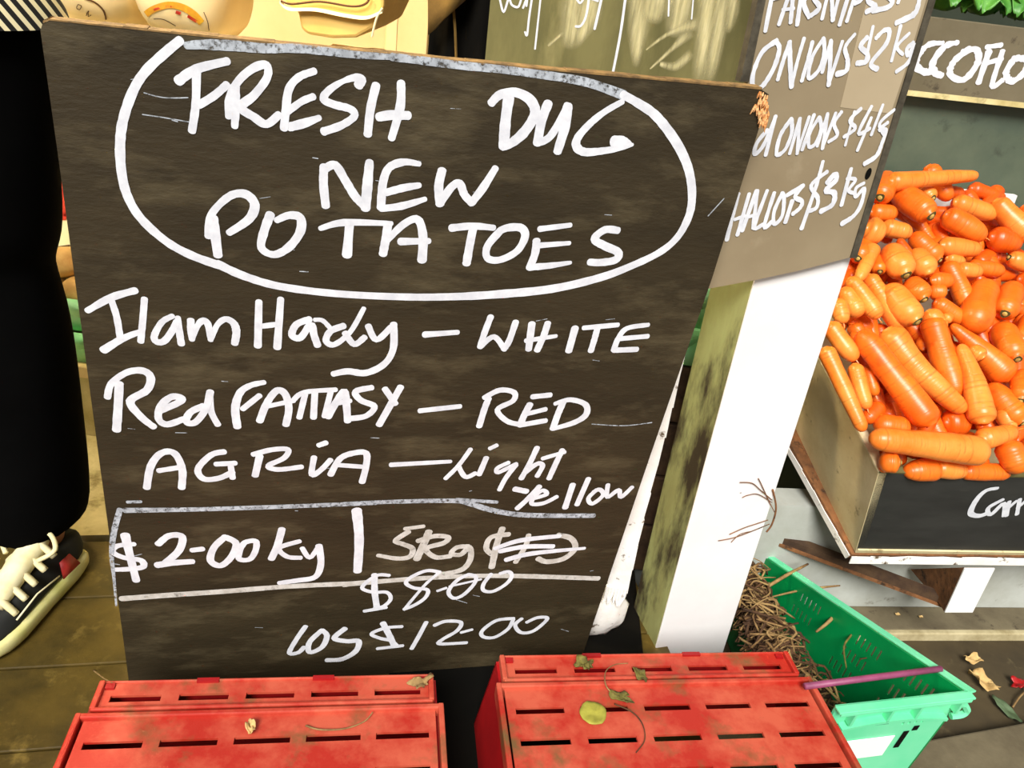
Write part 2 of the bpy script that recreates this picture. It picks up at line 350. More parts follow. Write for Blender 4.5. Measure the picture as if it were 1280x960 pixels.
bstr('worn_border', [('P', [(780, 119), (744, 106), (718, 99.5), (675, 93), (625, 86.5), (578, 82), (530, 76), (490, 71)], [10, 9, 8, 8, 8]),
    ('A', [(1150, 132), (1000, 122), (880, 108), (760, 97), (640, 97), (520, 87), (400, 82), (330, 86)], [20, 26, 28, 32, 34, 24])], 'worn_paint', 'scuffed top of the oval')
bstr('lettering', [  # FRESH DUG
 ('A', [(297, 228), (370, 180), (495, 148)], [34, 30, 26]), ('A', [(370, 190), (367, 320), (352, 428)], [30, 28, 28]), ('A', [(378, 325), (440, 287), (492, 242)], 26),
 ('A', [(524, 250), (526, 330), (523, 410)], [32, 30, 24]), ('A', [(498, 372), (500, 300), (540, 225), (600, 175), (650, 165), (652, 215), (600, 285), (548, 332), (600, 372), (650, 400), (700, 362)], [22, 26, 28, 26, 30, 30, 26]),
 ('A', [(842, 188), (780, 212), (740, 260), (728, 340), (720, 418)], [24, 26, 30, 28]), ('A', [(838, 290), (790, 310), (735, 350)], 24), ('A', [(862, 375), (800, 397), (742, 412)], [20, 32, 30]),
 ('A', [(1018, 245), (1030, 222), (1000, 215), (950, 232), (900, 265), (878, 300), (920, 322), (985, 340), (1002, 368), (950, 405), (878, 430)], [34, 30, 18, 26, 28, 26, 26, 30]),
 ('A', [(1088, 245), (1066, 340), (1055, 442)], 30), ('A', [(1188, 235), (1185, 330), (1150, 458)], [28, 32, 26]), ('A', [(1098, 372), (1150, 364), (1218, 366)], [30, 34, 30]),
 ('B', [(365, 188), (400, 155), (460, 145), (520, 175), (540, 230), (500, 300), (450, 345), (410, 365)], [30, 30, 36, 38, 26]), ('B', [(435, 165), (422, 260), (415, 362)], 38),
 ('B', [(592, 190), (566, 260), (550, 348)], 34), ('B', [(552, 348), (600, 322), (650, 240), (668, 195)], [26, 28, 24]), ('B', [(672, 200), (660, 280), (630, 382)], [32, 36, 32]),
 ('B', [(890, 182), (820, 222), (760, 270), (712, 325), (706, 362), (740, 384), (820, 378), (890, 365), (930, 354)], [20, 24, 28, 32, 28, 22, 12]), ('B', [(922, 352), (890, 340), (856, 342)], [14, 34, 42])], lab='white words')
bstr('lettering', [  # NEW
 ('A', [(880, 570), (878, 640), (887, 728)], 30), ('A', [(885, 578), (925, 565), (965, 625), (1005, 690), (1040, 725)], 30), ('A', [(1062, 552), (1054, 640), (1046, 738)], [28, 36, 34]),
 ('A', [(1262, 560), (1200, 552), (1140, 575), (1115, 640), (1108, 735)], [18, 28, 28, 30]), ('A', [(1262, 645), (1200, 655), (1128, 674)], [20, 28, 26]), ('A', [(1108, 738), (1190, 728), (1285, 700)], [24, 28, 18]),
 ('B', [(168, 458), (155, 520), (160, 592)], 32), ('B', [(160, 590), (205, 525), (238, 510), (258, 555), (288, 588)], 28), ('B', [(285, 588), (330, 530), (382, 448)], [28, 30, 24])], lab='white word')
bstr('lettering', [  # POTATOES
 ('A', [(438, 775), (446, 850), (456, 925)], [30, 34, 32]), ('A', [(418, 850), (428, 765), (500, 690), (565, 680), (603, 722), (580, 780), (500, 835)], [26, 24, 30, 32, 24]),
 ('A', [(665, 762), (640, 830), (630, 895), (680, 922), (740, 892), (785, 830), (785, 775), (740, 765), (690, 785)], [32, 30, 26, 30, 32, 30, 22]),
 ('A', [(865, 818), (960, 794), (1150, 798)], [18, 26, 18]), ('A', [(982, 800), (972, 925)], [30, 34]),
 ('A', [(1136, 800), (1126, 865), (1116, 920)], 30), ('A', [(1132, 865), (1200, 800), (1255, 782), (1276, 850), (1272, 945)], [24, 26, 30, 34]), ('A', [(1185, 870), (1300, 868)], [28, 22]),
 ('B', [(205, 688), (290, 680), (375, 687)], [28, 26, 22]), ('B', [(292, 690), (278, 760), (266, 830)], 30),
 ('B', [(400, 700), (350, 760), (350, 808), (400, 815), (468, 780), (500, 722), (485, 688), (435, 686), (400, 698)], [28, 26, 26, 30, 26]),
 ('B', [(558, 692), (682, 676)], [22, 18]), ('B', [(546, 738), (540, 790), (518, 848)], 28), ('B', [(550, 758), (678, 748)], [22, 16]), ('B', [(518, 845), (600, 838), (682, 826)], [26, 24, 14]),
 ('B', [(872, 698), (820, 695), (778, 732), (820, 760), (872, 785), (862, 815), (800, 826), (758, 824)], [26, 28, 30, 30, 26])], lab='white word')
bstr('lettering', [  # Ilam Hardy - WHITE
 ('C', [(58, 148), (150, 97), (242, 70)], [20, 26, 24]), ('C', [(150, 108), (170, 170), (184, 252)], 22), ('C', [(120, 298), (190, 255), (262, 226)], [28, 24, 18]), ('C', [(276, 102), (270, 180), (262, 265)], 22),
 ('N', [(208, 145), (130, 190), (75, 290), (95, 333), (150, 325), (210, 245), (238, 185)], [36, 42, 46, 42]), ('N', [(246, 155), (258, 260), (272, 350)], [34, 44, 44]), ('N', [(340, 175), (344, 250), (350, 318)], [46, 48, 36]), ('N', [(350, 318), (385, 225), (425, 180), (465, 205), (485, 320)], [30, 36, 44, 44, 34]), ('N', [(485, 322), (530, 215), (590, 168), (650, 195), (672, 260), (660, 345)], [32, 36, 44, 50, 46]),
 ('C', [(712, 112), (708, 282)], [22, 26]), ('C', [(795, 102), (782, 288)], [22, 26]), ('C', [(712, 208), (790, 198)], 20),
 ('C', [(905, 180), (855, 200), (838, 240), (870, 250), (910, 200), (922, 240), (936, 280)], 24), ('C', [(925, 182), (955, 185), (985, 215)], 16),
 ('C', [(1112, 138), (1060, 228), (1000, 276), (968, 262), (985, 225), (1035, 205)], [16, 22, 24]), ('C', [(1040, 232), (1075, 275), (1115, 248)], 22),
 ('C', [(1128, 205), (1160, 258), (1215, 210)], 22), ('C', [(1225, 198), (1224, 290), (1190, 350), (1120, 384), (1050, 378), (995, 388)], [24, 24, 26, 22]),
 ('D', [(238, 196), (378, 186)], [26, 20]), ('D', [(517, 120), (490, 190), (472, 248)], 24), ('D', [(472, 248), (530, 205), (575, 258)], 22), ('D', [(572, 258), (595, 220), (622, 142)], 24),
 ('D', [(690, 150), (676, 258)], [28, 26]), ('D', [(757, 148), (740, 200), (712, 262)], 26), ('D', [(665, 222), (792, 202)], [20, 16]), ('D', [(872, 168), (845, 265)], 28), ('D', [(908, 168), (1052, 155)], 20), ('D', [(966, 168), (955, 210), (938, 265)], 24),
 ('D', [(1180, 155), (1090, 170), (1052, 215), (1035, 262)], [18, 22, 24]), ('D', [(1178, 203), (1062, 213)], 20), ('D', [(1035, 262), (1132, 258)], 22)], lab='white words')
bstr('lettering', [  # Red Fantasy - RED
 ('C', [(135, 478), (150, 425), (210, 382), (270, 376), (300, 402), (285, 450), (222, 492), (262, 550), (312, 590)], [22, 22, 26, 26, 28, 24]), ('C', [(180, 425), (176, 510), (170, 602)], 28),
 ('C', [(330, 530), (400, 500), (420, 482), (380, 475), (338, 510), (330, 558), (362, 580), (425, 560)], 24), ('C', [(500, 510), (450, 535), (436, 570), (470, 572), (510, 520), (527, 455)], 24), ('C', [(525, 458), (530, 530), (556, 582)], 22),
 ('C', [(630, 590), (622, 520), (640, 460), (680, 432), (732, 420)], [26, 26, 22, 18]), ('C', [(650, 522), (715, 470)], 20), ('C', [(715, 568), (742, 500), (780, 452), (812, 465), (826, 520), (815, 582)], 24), ('C', [(742, 512), (845, 490)], 18),
 ('C', [(840, 492), (885, 458), (1005, 448)], 18), ('C', [(888, 465), (866, 555)], 20), ('C', [(925, 460), (920, 555)], 22), ('C', [(985, 458), (962, 550)], 20),
 ('C', [(975, 552), (1010, 490), (1038, 455), (1046, 510), (1050, 568)], 24), ('C', [(1000, 502), (1060, 490)], 18), ('C', [(1142, 440), (1080, 455), (1100, 488), (1152, 512), (1120, 548), (1055, 558)], 22),
 ('C', [(1192, 445), (1232, 502)], 22), ('C', [(1252, 438), (1170, 582)], 24),
 ('D', [(218, 517), (388, 498)], [22, 20]), ('D', [(508, 465), (490, 510), (468, 582)], 24), ('D', [(490, 462), (555, 430), (615, 440), (610, 475), (545, 512), (585, 560), (645, 575)], 22),
 ('D', [(692, 458), (768, 450)], 22), ('D', [(682, 490), (660, 530), (640, 578)], 26), ('D', [(660, 532), (748, 510)], 20), ('D', [(640, 577), (748, 558)], 22),
 ('D', [(822, 480), (800, 530), (778, 592)], 26), ('D', [(788, 487), (850, 470), (915, 490), (918, 532), (870, 565), (780, 592)], [18, 22, 26, 20])], lab='white words')
bstr('lettering', [  # AGRIA - Light Yellow
 ('C', [(285, 822), (300, 740), (340, 690), (390, 690), (420, 750), (418, 822)], 24), ('C', [(330, 757), (405, 745)], 20), ('C', [(580, 685), (530, 697), (480, 750), (502, 788), (560, 785), (612, 762)], 22), ('C', [(548, 732), (622, 728)], 20), ('C', [(605, 740), (612, 785)], 20),
 ('C', [(690, 695), (760, 677), (822, 676), (808, 708), (748, 738), (785, 752), (875, 742)], 20), ('C', [(715, 700), (698, 775)], 24), ('C', [(922, 705), (914, 772), (950, 752), (985, 715)], 20), ('C', [(940, 660), (968, 650)], 20),
 ('C', [(985, 772), (1020, 712), (1070, 690), (1120, 690), (1120, 740), (1105, 800)], 22), ('C', [(1012, 735), (1115, 742)], 18),
 ('D', [(97, 744), (348, 730)], [22, 16]), ('D', [(432, 678), (380, 748), (326, 802)], 18), ('D', [(380, 750), (410, 795), (452, 780)], 20), ('D', [(498, 715), (468, 785)], 22), ('D', [(513, 676), (542, 662)], 18),
 ('D', [(592, 735), (545, 758), (548, 776), (600, 752), (625, 740)], 18), ('D', [(622, 745), (580, 800), (553, 850)], [22, 18]), ('D', [(712, 672), (680, 740), (645, 802)], 22), ('D', [(665, 775), (712, 740), (735, 748), (712, 792)], 20),
 ('D', [(818, 682), (790, 740), (762, 802)], 22), ('D', [(735, 718), (828, 690)], 18),
 ('D', [(618, 846), (668, 856)], 24), ('D', [(722, 835), (672, 888), (628, 928)], 22), ('D', [(700, 885), (752, 868), (735, 852), (700, 878), (690, 908), (740, 905), (795, 878)], 18), ('D', [(862, 828), (830, 925)], 24), ('D', [(928, 803), (880, 912)], 22),
 ('D', [(962, 850), (928, 885), (945, 908), (990, 872), (975, 848), (950, 858)], 18), ('D', [(1010, 828), (1008, 880), (1055, 850), (1065, 880), (1112, 838)], 18)], lab='white words')
bstr('ruled_line', [('E', [(165, 135), (500, 130), (900, 117), (1280, 102)], [26, 22, 22, 20]), ('F', [(0, 106), (200, 97), (480, 92), (560, 105), (650, 132), (760, 152), (900, 158), (1110, 158)], [18, 22, 26, 26, 24]), ('E', [(175, 98), (235, 96)], 14), ('F', [(500, 86), (680, 98)], 16)], 'worn_paint', 'scuffed white rule')
bstr('ruled_line', [('E', [(142, 130), (116, 230), (105, 330), (115, 430), (126, 560)], [22, 22, 14, 8])], 'worn_paint')
bstr('ruled_line', [('E', [(1194, 135), (1205, 260), (1198, 405)], [40, 36, 34])], 'paint')
bstr('ruled_line', [('E', [(150, 527), (350, 512), (600, 495), (900, 472), (1235, 457)], [28, 26, 26]), ('F', [(0, 465), (100, 455), (400, 433), (700, 425), (1130, 437)], [26, 24, 26])], 'thin_paint', 'thin chalky rule')
bstr('lettering', [  # $2-00 kg
 ('E', [(165, 245), (185, 330), (215, 448)], [36, 30, 28]), ('E', [(205, 285), (130, 293), (110, 320), (160, 345), (235, 357), (245, 385), (190, 395), (122, 398)], [22, 24, 22, 26, 26, 22]),
 ('E', [(312, 285), (360, 248), (418, 252), (405, 312), (345, 368)], [28, 28, 32]), ('E', [(308, 378), (380, 368), (465, 362)], [32, 30, 26]), ('E', [(462, 312), (510, 306)], 24),
 ('E', [(610, 252), (560, 300), (545, 358), (590, 380), (638, 340), (658, 282), (615, 255)], 28), ('E', [(682, 292), (670, 348), (718, 352), (745, 312), (745, 272), (700, 276), (680, 300)], 24),
 ('E', [(862, 218), (842, 290), (815, 350)], 28), ('E', [(940, 272), (850, 302), (885, 340), (945, 345)], 22), ('E', [(952, 302), (985, 345), (1020, 302)], 20), ('E', [(1026, 292), (1035, 370), (1010, 430), (930, 446), (850, 457)], [28, 26, 26, 22])], 'paint', 'white price')
bstr('lettering', [  # 5kg, old price
 ('S', [(382, 33), (282, 46)], 22), ('S', [(302, 62), (232, 110), (270, 128), (322, 152), (308, 195), (240, 205), (138, 188)], [28, 26, 28, 28, 22]), ('S', [(410, 62), (382, 130), (345, 208)], 36), ('S', [(352, 112), (440, 86), (512, 92), (490, 122), (395, 152), (445, 198), (525, 192)], 28),
 ('S', [(620, 140), (560, 146), (530, 178), (580, 184), (626, 145), (632, 205), (590, 262), (500, 285), (458, 284)], [26, 26, 28, 30, 26]), ('S', [(802, 45), (772, 130), (745, 252)], 32), ('S', [(836, 76), (742, 92), (716, 150), (745, 182)], 28), ('S', [(942, 80), (925, 140), (872, 225)], 26),
 ('S', [(1100, 80), (1168, 98), (1190, 150), (1130, 205), (1040, 222), (992, 205)], 30)], 'thin_paint', 'thin chalky figures')
bstr('lettering', [('S', [(762, 152), (900, 108), (1108, 85)], [22, 28, 24]), ('S', [(790, 166), (920, 142), (1072, 140)], 28), ('S', [(822, 212), (960, 178), (1240, 150)], [28, 28, 18])], 'paint', 'white crossing-out strokes', lift=.0009)
bstr('lettering', [  # $8-00
 ('S', [(198, 295), (130, 296), (54, 358), (110, 384), (185, 385), (206, 420), (170, 458), (118, 472)], 20), ('S', [(120, 292), (121, 380), (132, 462)], 30), ('S', [(66, 486), (182, 466)], 20),
 ('S', [(468, 278), (400, 270), (320, 302), (288, 335), (330, 362), (402, 372), (392, 412), (340, 450), (278, 476)], 20), ('S', [(468, 278), (400, 335), (340, 402), (278, 476)], 16), ('S', [(456, 378), (502, 362)], 16),
 ('S', [(622, 290), (560, 322), (515, 380), (540, 416), (592, 400), (650, 342), (660, 302), (622, 290)], 20), ('S', [(520, 354), (688, 316)], 13), ('S', [(742, 288), (702, 340), (702, 375), (752, 380), (820, 342), (852, 300), (835, 275), (790, 285)], 20)], 'paint', 'white price', lift=.0009)
bstr('lettering', [  # 10kg $12-00
 ('E', [(967, 650), (925, 710), (895, 768), (935, 766), (960, 742)], 20), ('E', [(1040, 667), (985, 720), (985, 765), (1040, 742), (1062, 692), (1040, 667)], 22), ('E', [(1142, 660), (1095, 702), (1150, 716), (1202, 716), (1190, 760), (1130, 795), (1062, 800)], 24),
 ('S', [(266, 568), (180, 575), (104, 606), (150, 630), (205, 642), (240, 668)], 20), ('S', [(165, 550), (198, 612), (226, 672)], 30), ('S', [(136, 686), (270, 670)], 20), ('S', [(396, 545), (356, 620), (318, 686)], 22),
 ('S', [(440, 562), (500, 540), (580, 546), (560, 590), (485, 635), (468, 660), (610, 654)], 21), ('S', [(582, 600), (640, 584)], 17), ('S', [(862, 525), (770, 536), (695, 590), (700, 622), (760, 625), (832, 580), (860, 530)], 20), ('S', [(905, 526), (870, 560), (902, 600), (970, 590), (1042, 526), (990, 520), (932, 545)], 20)], 'paint', 'white price')
# pale flecks and scrapes
sc = []
for x, y, l, a in ((30, 0, 0, 0),):
    pass
rs = random.Random(3)
for i in range(34):
    x = rs.uniform(120, 780); y = rs.uniform(90, 800); l = rs.uniform(3, 16); a = rs.uniform(-.3, .3)
    if x > 960 - .312 * (y - 115) - 25: continue
    sc.append(('P', [(x, y), (x + l * math.cos(a), y + l * math.sin(a))], rs.uniform(.5, 1.1)))
for s in (((178, 143), (205, 147), (240, 153)), ((180, 116), (205, 122), (235, 122)), ((885, 270), (905, 248)), ((740, 530), (780, 532), (815, 528)), ((215, 150), (222, 152))):
    sc.append(('P', s, 1.2))
bstr('scrapes', sc, 'worn_paint', 'pale scratches', lift=.0003)
tag([c for c in pb.children if c.name.startswith('scrapes')][0], kind='stuff')

# ------------------------------------------------------------------ white post
py_ = math.radians(20); PU = Vector((math.cos(py_), math.sin(py_), 0)); PB = Vector((-math.sin(py_), math.cos(py_), 0)); PN = -PB
PA = atz(820, 812, 0.0) + Vector((0, .004, 0))
pa0, pa1 = PA, atp(945, 345, PA, PN); pc0, pc1 = atp(905, 812, PA, PN), atp(1063, 325, PA, PN)
def ext(a, b, z): t = (z - a.z) / (b.z - a.z); return a + (b - a) * t
post = thing('roof_post', 'square white-painted post with mossy green left side, behind the potato board', 'post', PA)
bm = bmesh.new()
q = [ext(pa0, pa1, -.10), ext(pc0, pc1, -.10), ext(pc0, pc1, 2.46), ext(pa0, pa1, 2.46)]
hexa(bm, [p + PB * .004 for p in q], PB * .100)
link('shaft', bm, M['green_post'], post)['label'] = 'mossy unpainted sides'
bm = bmesh.new(); hexa(bm, q, PB * .004); link('painted_face', bm, M['white_post'], post, bevel=.0015)['label'] = 'white painted front face'
# batten behind the board and the flaky lump at its foot
bt = aty(860, 430, 1.062); bb_ = aty(783, 742, 1.055)
bat = thing('broken_batten', 'thin white batten with flaking paint leaning behind the potato board', 'batten', Vector((bb_.x, bb_.y, 0)))
bm = bmesh.new(); pts = [bt.lerp(bb_, i / 9) for i in range(10)]
for i, (p, r) in enumerate(zip(pts, pts[1:])):
    wv = .017 + .0015 * math.sin(i * 2.1)
    hexa(bm, [p - X * (wv + .022), p, r + X * (.002 * math.sin(i)), r - X * (wv + .022)], Y * .012)
link('strip', bm, M['white_wood'], bat)
bm = bmesh.new()
for i in range(7):
    p = bb_ + X * (-.036 + .0055 * i); tube(bm, [p + Z * .012, p - Z * random.uniform(.0, .02), p + Vector((random.uniform(-.006, .006), -.004, -.024 - random.uniform(0, .006)))], [.004, .004, .001], 5)
link('splintered_end', bm, M['white_wood'], bat)
bm = bmesh.new(); bmesh.ops.create_icosphere(bm, subdivisions=3, radius=1)
for v in bm.verts:
    d = 1 + .18 * noise.noise(v.co * 2.2); c = v.co * d; v.co = Vector((c.x * .052, c.y * .028, c.z * .062))
cl = aty(755, 778, 1.075)
for v in bm.verts: v.co += Vector((cl.x - .014, 1.085, max(.06, cl.z - .004)))
tag(link('chalky_lump', bm, M['white_wood'], smooth=True), 'lumpy white stained stone at the foot of the white post beside the board', 'stone')

# ------------------------------------------------------------------ onion sign on the post
SN = PN; SP = PA + PN * .012
sp = lambda x, y: atp(x, y, SP, SN)
sg = thing('onion_sign', 'tall grey-brown sign with onion and shallot prices fixed to the white post', 'sign', sp(985, 350))
q = [sp(*p) for p in ((880, 362), (945, 350), (1000, 338), (1062, 322), (1110, 165), (1200, -130), (985, -140), (935, 100))]
bm = bmesh.new(); hexa(bm, q, -SN * .008)
link('sheet', bm, M['sign'], sg)
bm = bmesh.new(); e = [sp(*p) for p in ((1062, 322), (1200, -130), (1208, -130), (1070, 322))]; hexa(bm, [p + SN * .002 for p in e], -SN * .012)
e = [sp(*p) for p in ((935, 102), (985, -140), (977, -140), (924, 102))]; hexa(bm, [p + SN * .002 for p in e], -SN * .012)
link('edge_trim', bm, M['sign_edge'], sg)['label'] = 'dark worn edge'
bm = bmesh.new(); e = [sp(*p) + SN * .0004 for p in ((1050, 134), (1113, 142), (1130, 92), (1160, -10), (1176, -60), (1100, -60), (1078, 20))]; hexa(bm, e, -SN * .0003)
link('tape_patch', bm, M['tape'], sg)['label'] = 'paler shiny patch'
bm = bmesh.new(); c = sp(1085, 217)
bm.faces.new([bm.verts.new(c + SN * .0008 + (PU * math.cos(t) * .0045 + Z * math.sin(t) * .008)) for t in [k * math.pi / 8 for k in range(16)]])
link('nail_hole', bm, M['blackcloth'], sg)
def sstr(data): strokes('lettering', data, SP, SN, M['paint'], sg, lift=.001, jit=.12, wmul=1.18)
sstr([('G', [(350, -140), (315, 0), (278, 190)], [16, 22, 22]), ('G', [(340, -130), (420, -110), (400, -40), (330, -10)], 20), ('G', [(362, 150), (410, 10), (455, -110)], 20), ('G', [(455, -110), (445, 20), (434, 138)], 22), ('G', [(385, 60), (455, 52)], 16),
 ('G', [(475, 152), (490, 40), (515, -90), (560, -60), (515, 15), (548, 105)], 22), ('G', [(630, -85), (575, -20), (612, 45), (560, 95)], 22), ('G', [(628, 115), (655, 0), (685, -90)], 20), ('G', [(685, -90), (690, 40), (694, 125)], 22), ('G', [(694, 125), (745, -80)], 18), ('G', [(735, 152), (800, -60)], 22),
 ('G', [(780, 130), (850, -70), (890, -40), (860, 5), (825, 20)], 20), ('G', [(980, -70), (910, 0), (955, 40), (900, 72)], 24), ('G', [(940, 65), (1030, 45), (1060, 5), (1010, -40)], 24), ('G', [(1095, 15), (1130, -90)], 20), ('G', [(1230, -40), (1220, 30), (1190, 90), (1085, 140)], [20, 24, 30, 26])])
sstr([('G', [(350, 250), (260, 320), (205, 450), (205, 538), (260, 530), (330, 420), (365, 300), (340, 252)], [24, 22, 24, 24, 22]), ('G', [(355, 490), (390, 370), (428, 258)], 20), ('G', [(428, 258), (432, 400), (440, 535)], 24), ('G', [(440, 530), (475, 380), (517, 235)], 18),
 ('G', [(503, 498), (540, 370), (568, 258)], 20), ('G', [(638, 235), (568, 350), (545, 480), (608, 430), (640, 330), (638, 240)], 20), ('G', [(628, 445), (655, 350), (682, 248)], 18), ('G', [(682, 255), (676, 400), (668, 525)], 22), ('G', [(668, 520), (752, 255)], 18), ('G', [(830, 210), (770, 290), (785, 370), (775, 435), (718, 455)], [16, 20, 24, 26]),
 ('G', [(905, 230), (865, 285), (905, 330), (900, 378), (842, 388)], 24), ('G', [(942, 162), (892, 390)], 16), ('G', [(960, 235), (1008, 188), (1042, 192), (1022, 270), (930, 388), (968, 425)], [20, 22, 24, 24]), ('G', [(1112, 158), (1055, 375)], 18), ('G', [(1165, 205), (1090, 285), (1125, 335)], 16), ('G', [(1190, 262), (1150, 300), (1160, 340), (1196, 270), (1160, 380), (1085, 440)], 20)])
sstr([('G', [(292, 800), (228, 878), (212, 948), (268, 892), (342, 715)], 20), ('G', [(342, 715), (280, 955)], 20), ('G', [(440, 730), (372, 830), (348, 948), (400, 920), (440, 820), (440, 735)], 20), ('G', [(428, 945), (492, 728)], 18), ('G', [(492, 728), (474, 945)], 18), ('G', [(474, 940), (548, 718)], 16),
 ('G', [(505, 922), (578, 705)], 18), ('G', [(612, 720), (552, 820), (548, 902), (590, 880), (622, 790), (612, 722)], 18), ('G', [(598, 900), (662, 698)], 16), ('G', [(662, 705), (630, 915)], 18), ('G', [(630, 910), (712, 695)], 16), ('G', [(748, 688), (702, 760), (722, 830), (668, 872)], 18),
 ('G', [(868, 668), (800, 740), (832, 790), (762, 842)], 18), ('G', [(828, 685), (770, 895)], 14), ('G', [(932, 655), (852, 818), (922, 790)], 18), ('G', [(930, 725), (845, 925)], 18), ('G', [(1002, 645), (930, 830)], 16), ('G', [(1072, 675), (982, 760), (1012, 832)], 16), ('H', [(1130, 15), (1078, 60), (1120, 60), (1095, 140), (1060, 220), (988, 268)], [18, 18, 18, 22, 26])])
sstr([('H', [(212, 455), (172, 600), (140, 738)], 22), ('H', [(278, 455), (205, 708)], 20), ('H', [(190, 612), (250, 590)], 18), ('H', [(235, 682), (322, 435)], 20), ('H', [(328, 435), (302, 665)], 20), ('H', [(260, 602), (315, 582)], 16), ('H', [(388, 435), (310, 655), (362, 642)], 20), ('H', [(432, 448), (370, 655), (420, 622)], 20),
 ('H', [(482, 448), (432, 560), (432, 640), (480, 590), (492, 480), (482, 450)], 20), ('H', [(512, 462), (602, 408)], 22), ('H', [(542, 498), (500, 628)], 24), ('H', [(610, 402), (560, 470), (602, 500), (590, 540), (545, 578)], 22),
 ('H', [(732, 255), (692, 400), (600, 668)], [18, 20, 24]), ('H', [(758, 318), (660, 402), (700, 480), (690, 540), (640, 562)], 20), ('H', [(758, 385), (805, 335), (812, 370), (750, 432), (802, 450), (790, 520), (718, 562)], 26), ('H', [(905, 300), (845, 525)], 20), ('H', [(880, 360), (932, 368), (890, 432), (930, 452)], 18), ('H', [(985, 388), (935, 420), (935, 472), (985, 420), (965, 520), (920, 590), (848, 638)], [16, 18, 20, 22, 26])])

# ------------------------------------------------------------------ chalkboard behind
CY = 1.40; CN = Vector((0, -1, 0)); CP = Vector((0, CY, 0))
cbp = lambda x, y: atp(x, y, CP, CN)
cb = thing('smeared_chalkboard', 'olive chalkboard smeared with wiped white chalk, behind the potato board', 'chalkboard', (.12, CY, 0))
a, b = cbp(606, 78), cbp(613, 0)
bm = bmesh.new(); q = [Vector((a.x + .02, CY, 0)), Vector((.40, CY, 0)), Vector((.40, CY, 1.34)), ext(a, b, 1.34)]
q[0] = ext(a, b, 0); hexa(bm, q, Y * .016); link('panel', bm, M['slate'], cb)
sm = [('T', [(500, -60), (480, 60), (440, 250)], [120, 150, 60]), ('T', [(560, -60), (545, 80), (470, 240)], [90, 100, 30]), ('T', [(340, 230), (420, 160)], 14), ('T', [(805, -60), (790, 150), (778, 340)], [110, 90, 22]), ('T', [(900, -60), (880, 20), (850, 120)], [160, 150, 60]), ('T', [(1010, -60), (1000, 60), (960, 190)], [120, 130, 60]),
      ('T', [(850, 345), (960, 245), (1060, 150)], [8, 20, 60]), ('T', [(830, 250), (950, 165), (1110, 110)], [8, 20, 70]), ('T', [(900, 320), (980, 330), (1060, 260)], [20, 40, 40]), ('T', [(1150, -60), (1135, 150), (1100, 430)], [110, 100, 80]), ('T', [(1220, -60), (1190, 150), (1150, 420)], [80, 80, 40]), ('T', [(1270, -60), (1260, 60), (1240, 170)], [60, 60, 20])]
soft_strokes('chalk_smears', [(z, p, [q * 1.35 for q in (w_ if isinstance(w_, list) else [w_])]) for z, p, w_ in sm], CP, CN, M['smear'], cb)
strokes('chalk_lines', [('T', [(302, 0), (275, 245)], 8), ('T', [(606, 0), (573, 145)], 11), ('T', [(726, 0), (700, 180), (664, 365)], 11), ('T', [(1066, 0), (1058, 95)], 6), ('T', [(945, 0), (942, 80)], 7), ('T', [(100, 0), (118, 60), (140, 0)], 9), ('T', [(150, 0), (160, 25), (190, 35), (205, 0)], 9), ('T', [(215, 40), (235, -10), (232, 30)], 9), ('T', [(260, -10), (245, 90), (235, 175), (225, 160)], 9), ('T', [(480, -10), (500, 15), (520, -10)], 9), ('T', [(545, -10), (530, 80), (505, 128), (478, 132)], 10), ('T', [(560, -5), (590, 5)], 9)], CP, CN, M['paint'], cb, lift=.001)
# ------------------------------------------------------------------ black sheet added for the deep shade between the crates
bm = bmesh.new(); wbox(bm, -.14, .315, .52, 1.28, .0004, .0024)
tag(link('gap_shade_sheet', bm, M['blackcloth']), 'black sheet added for the shade in the gap between the two red crates', 'shade sheet')
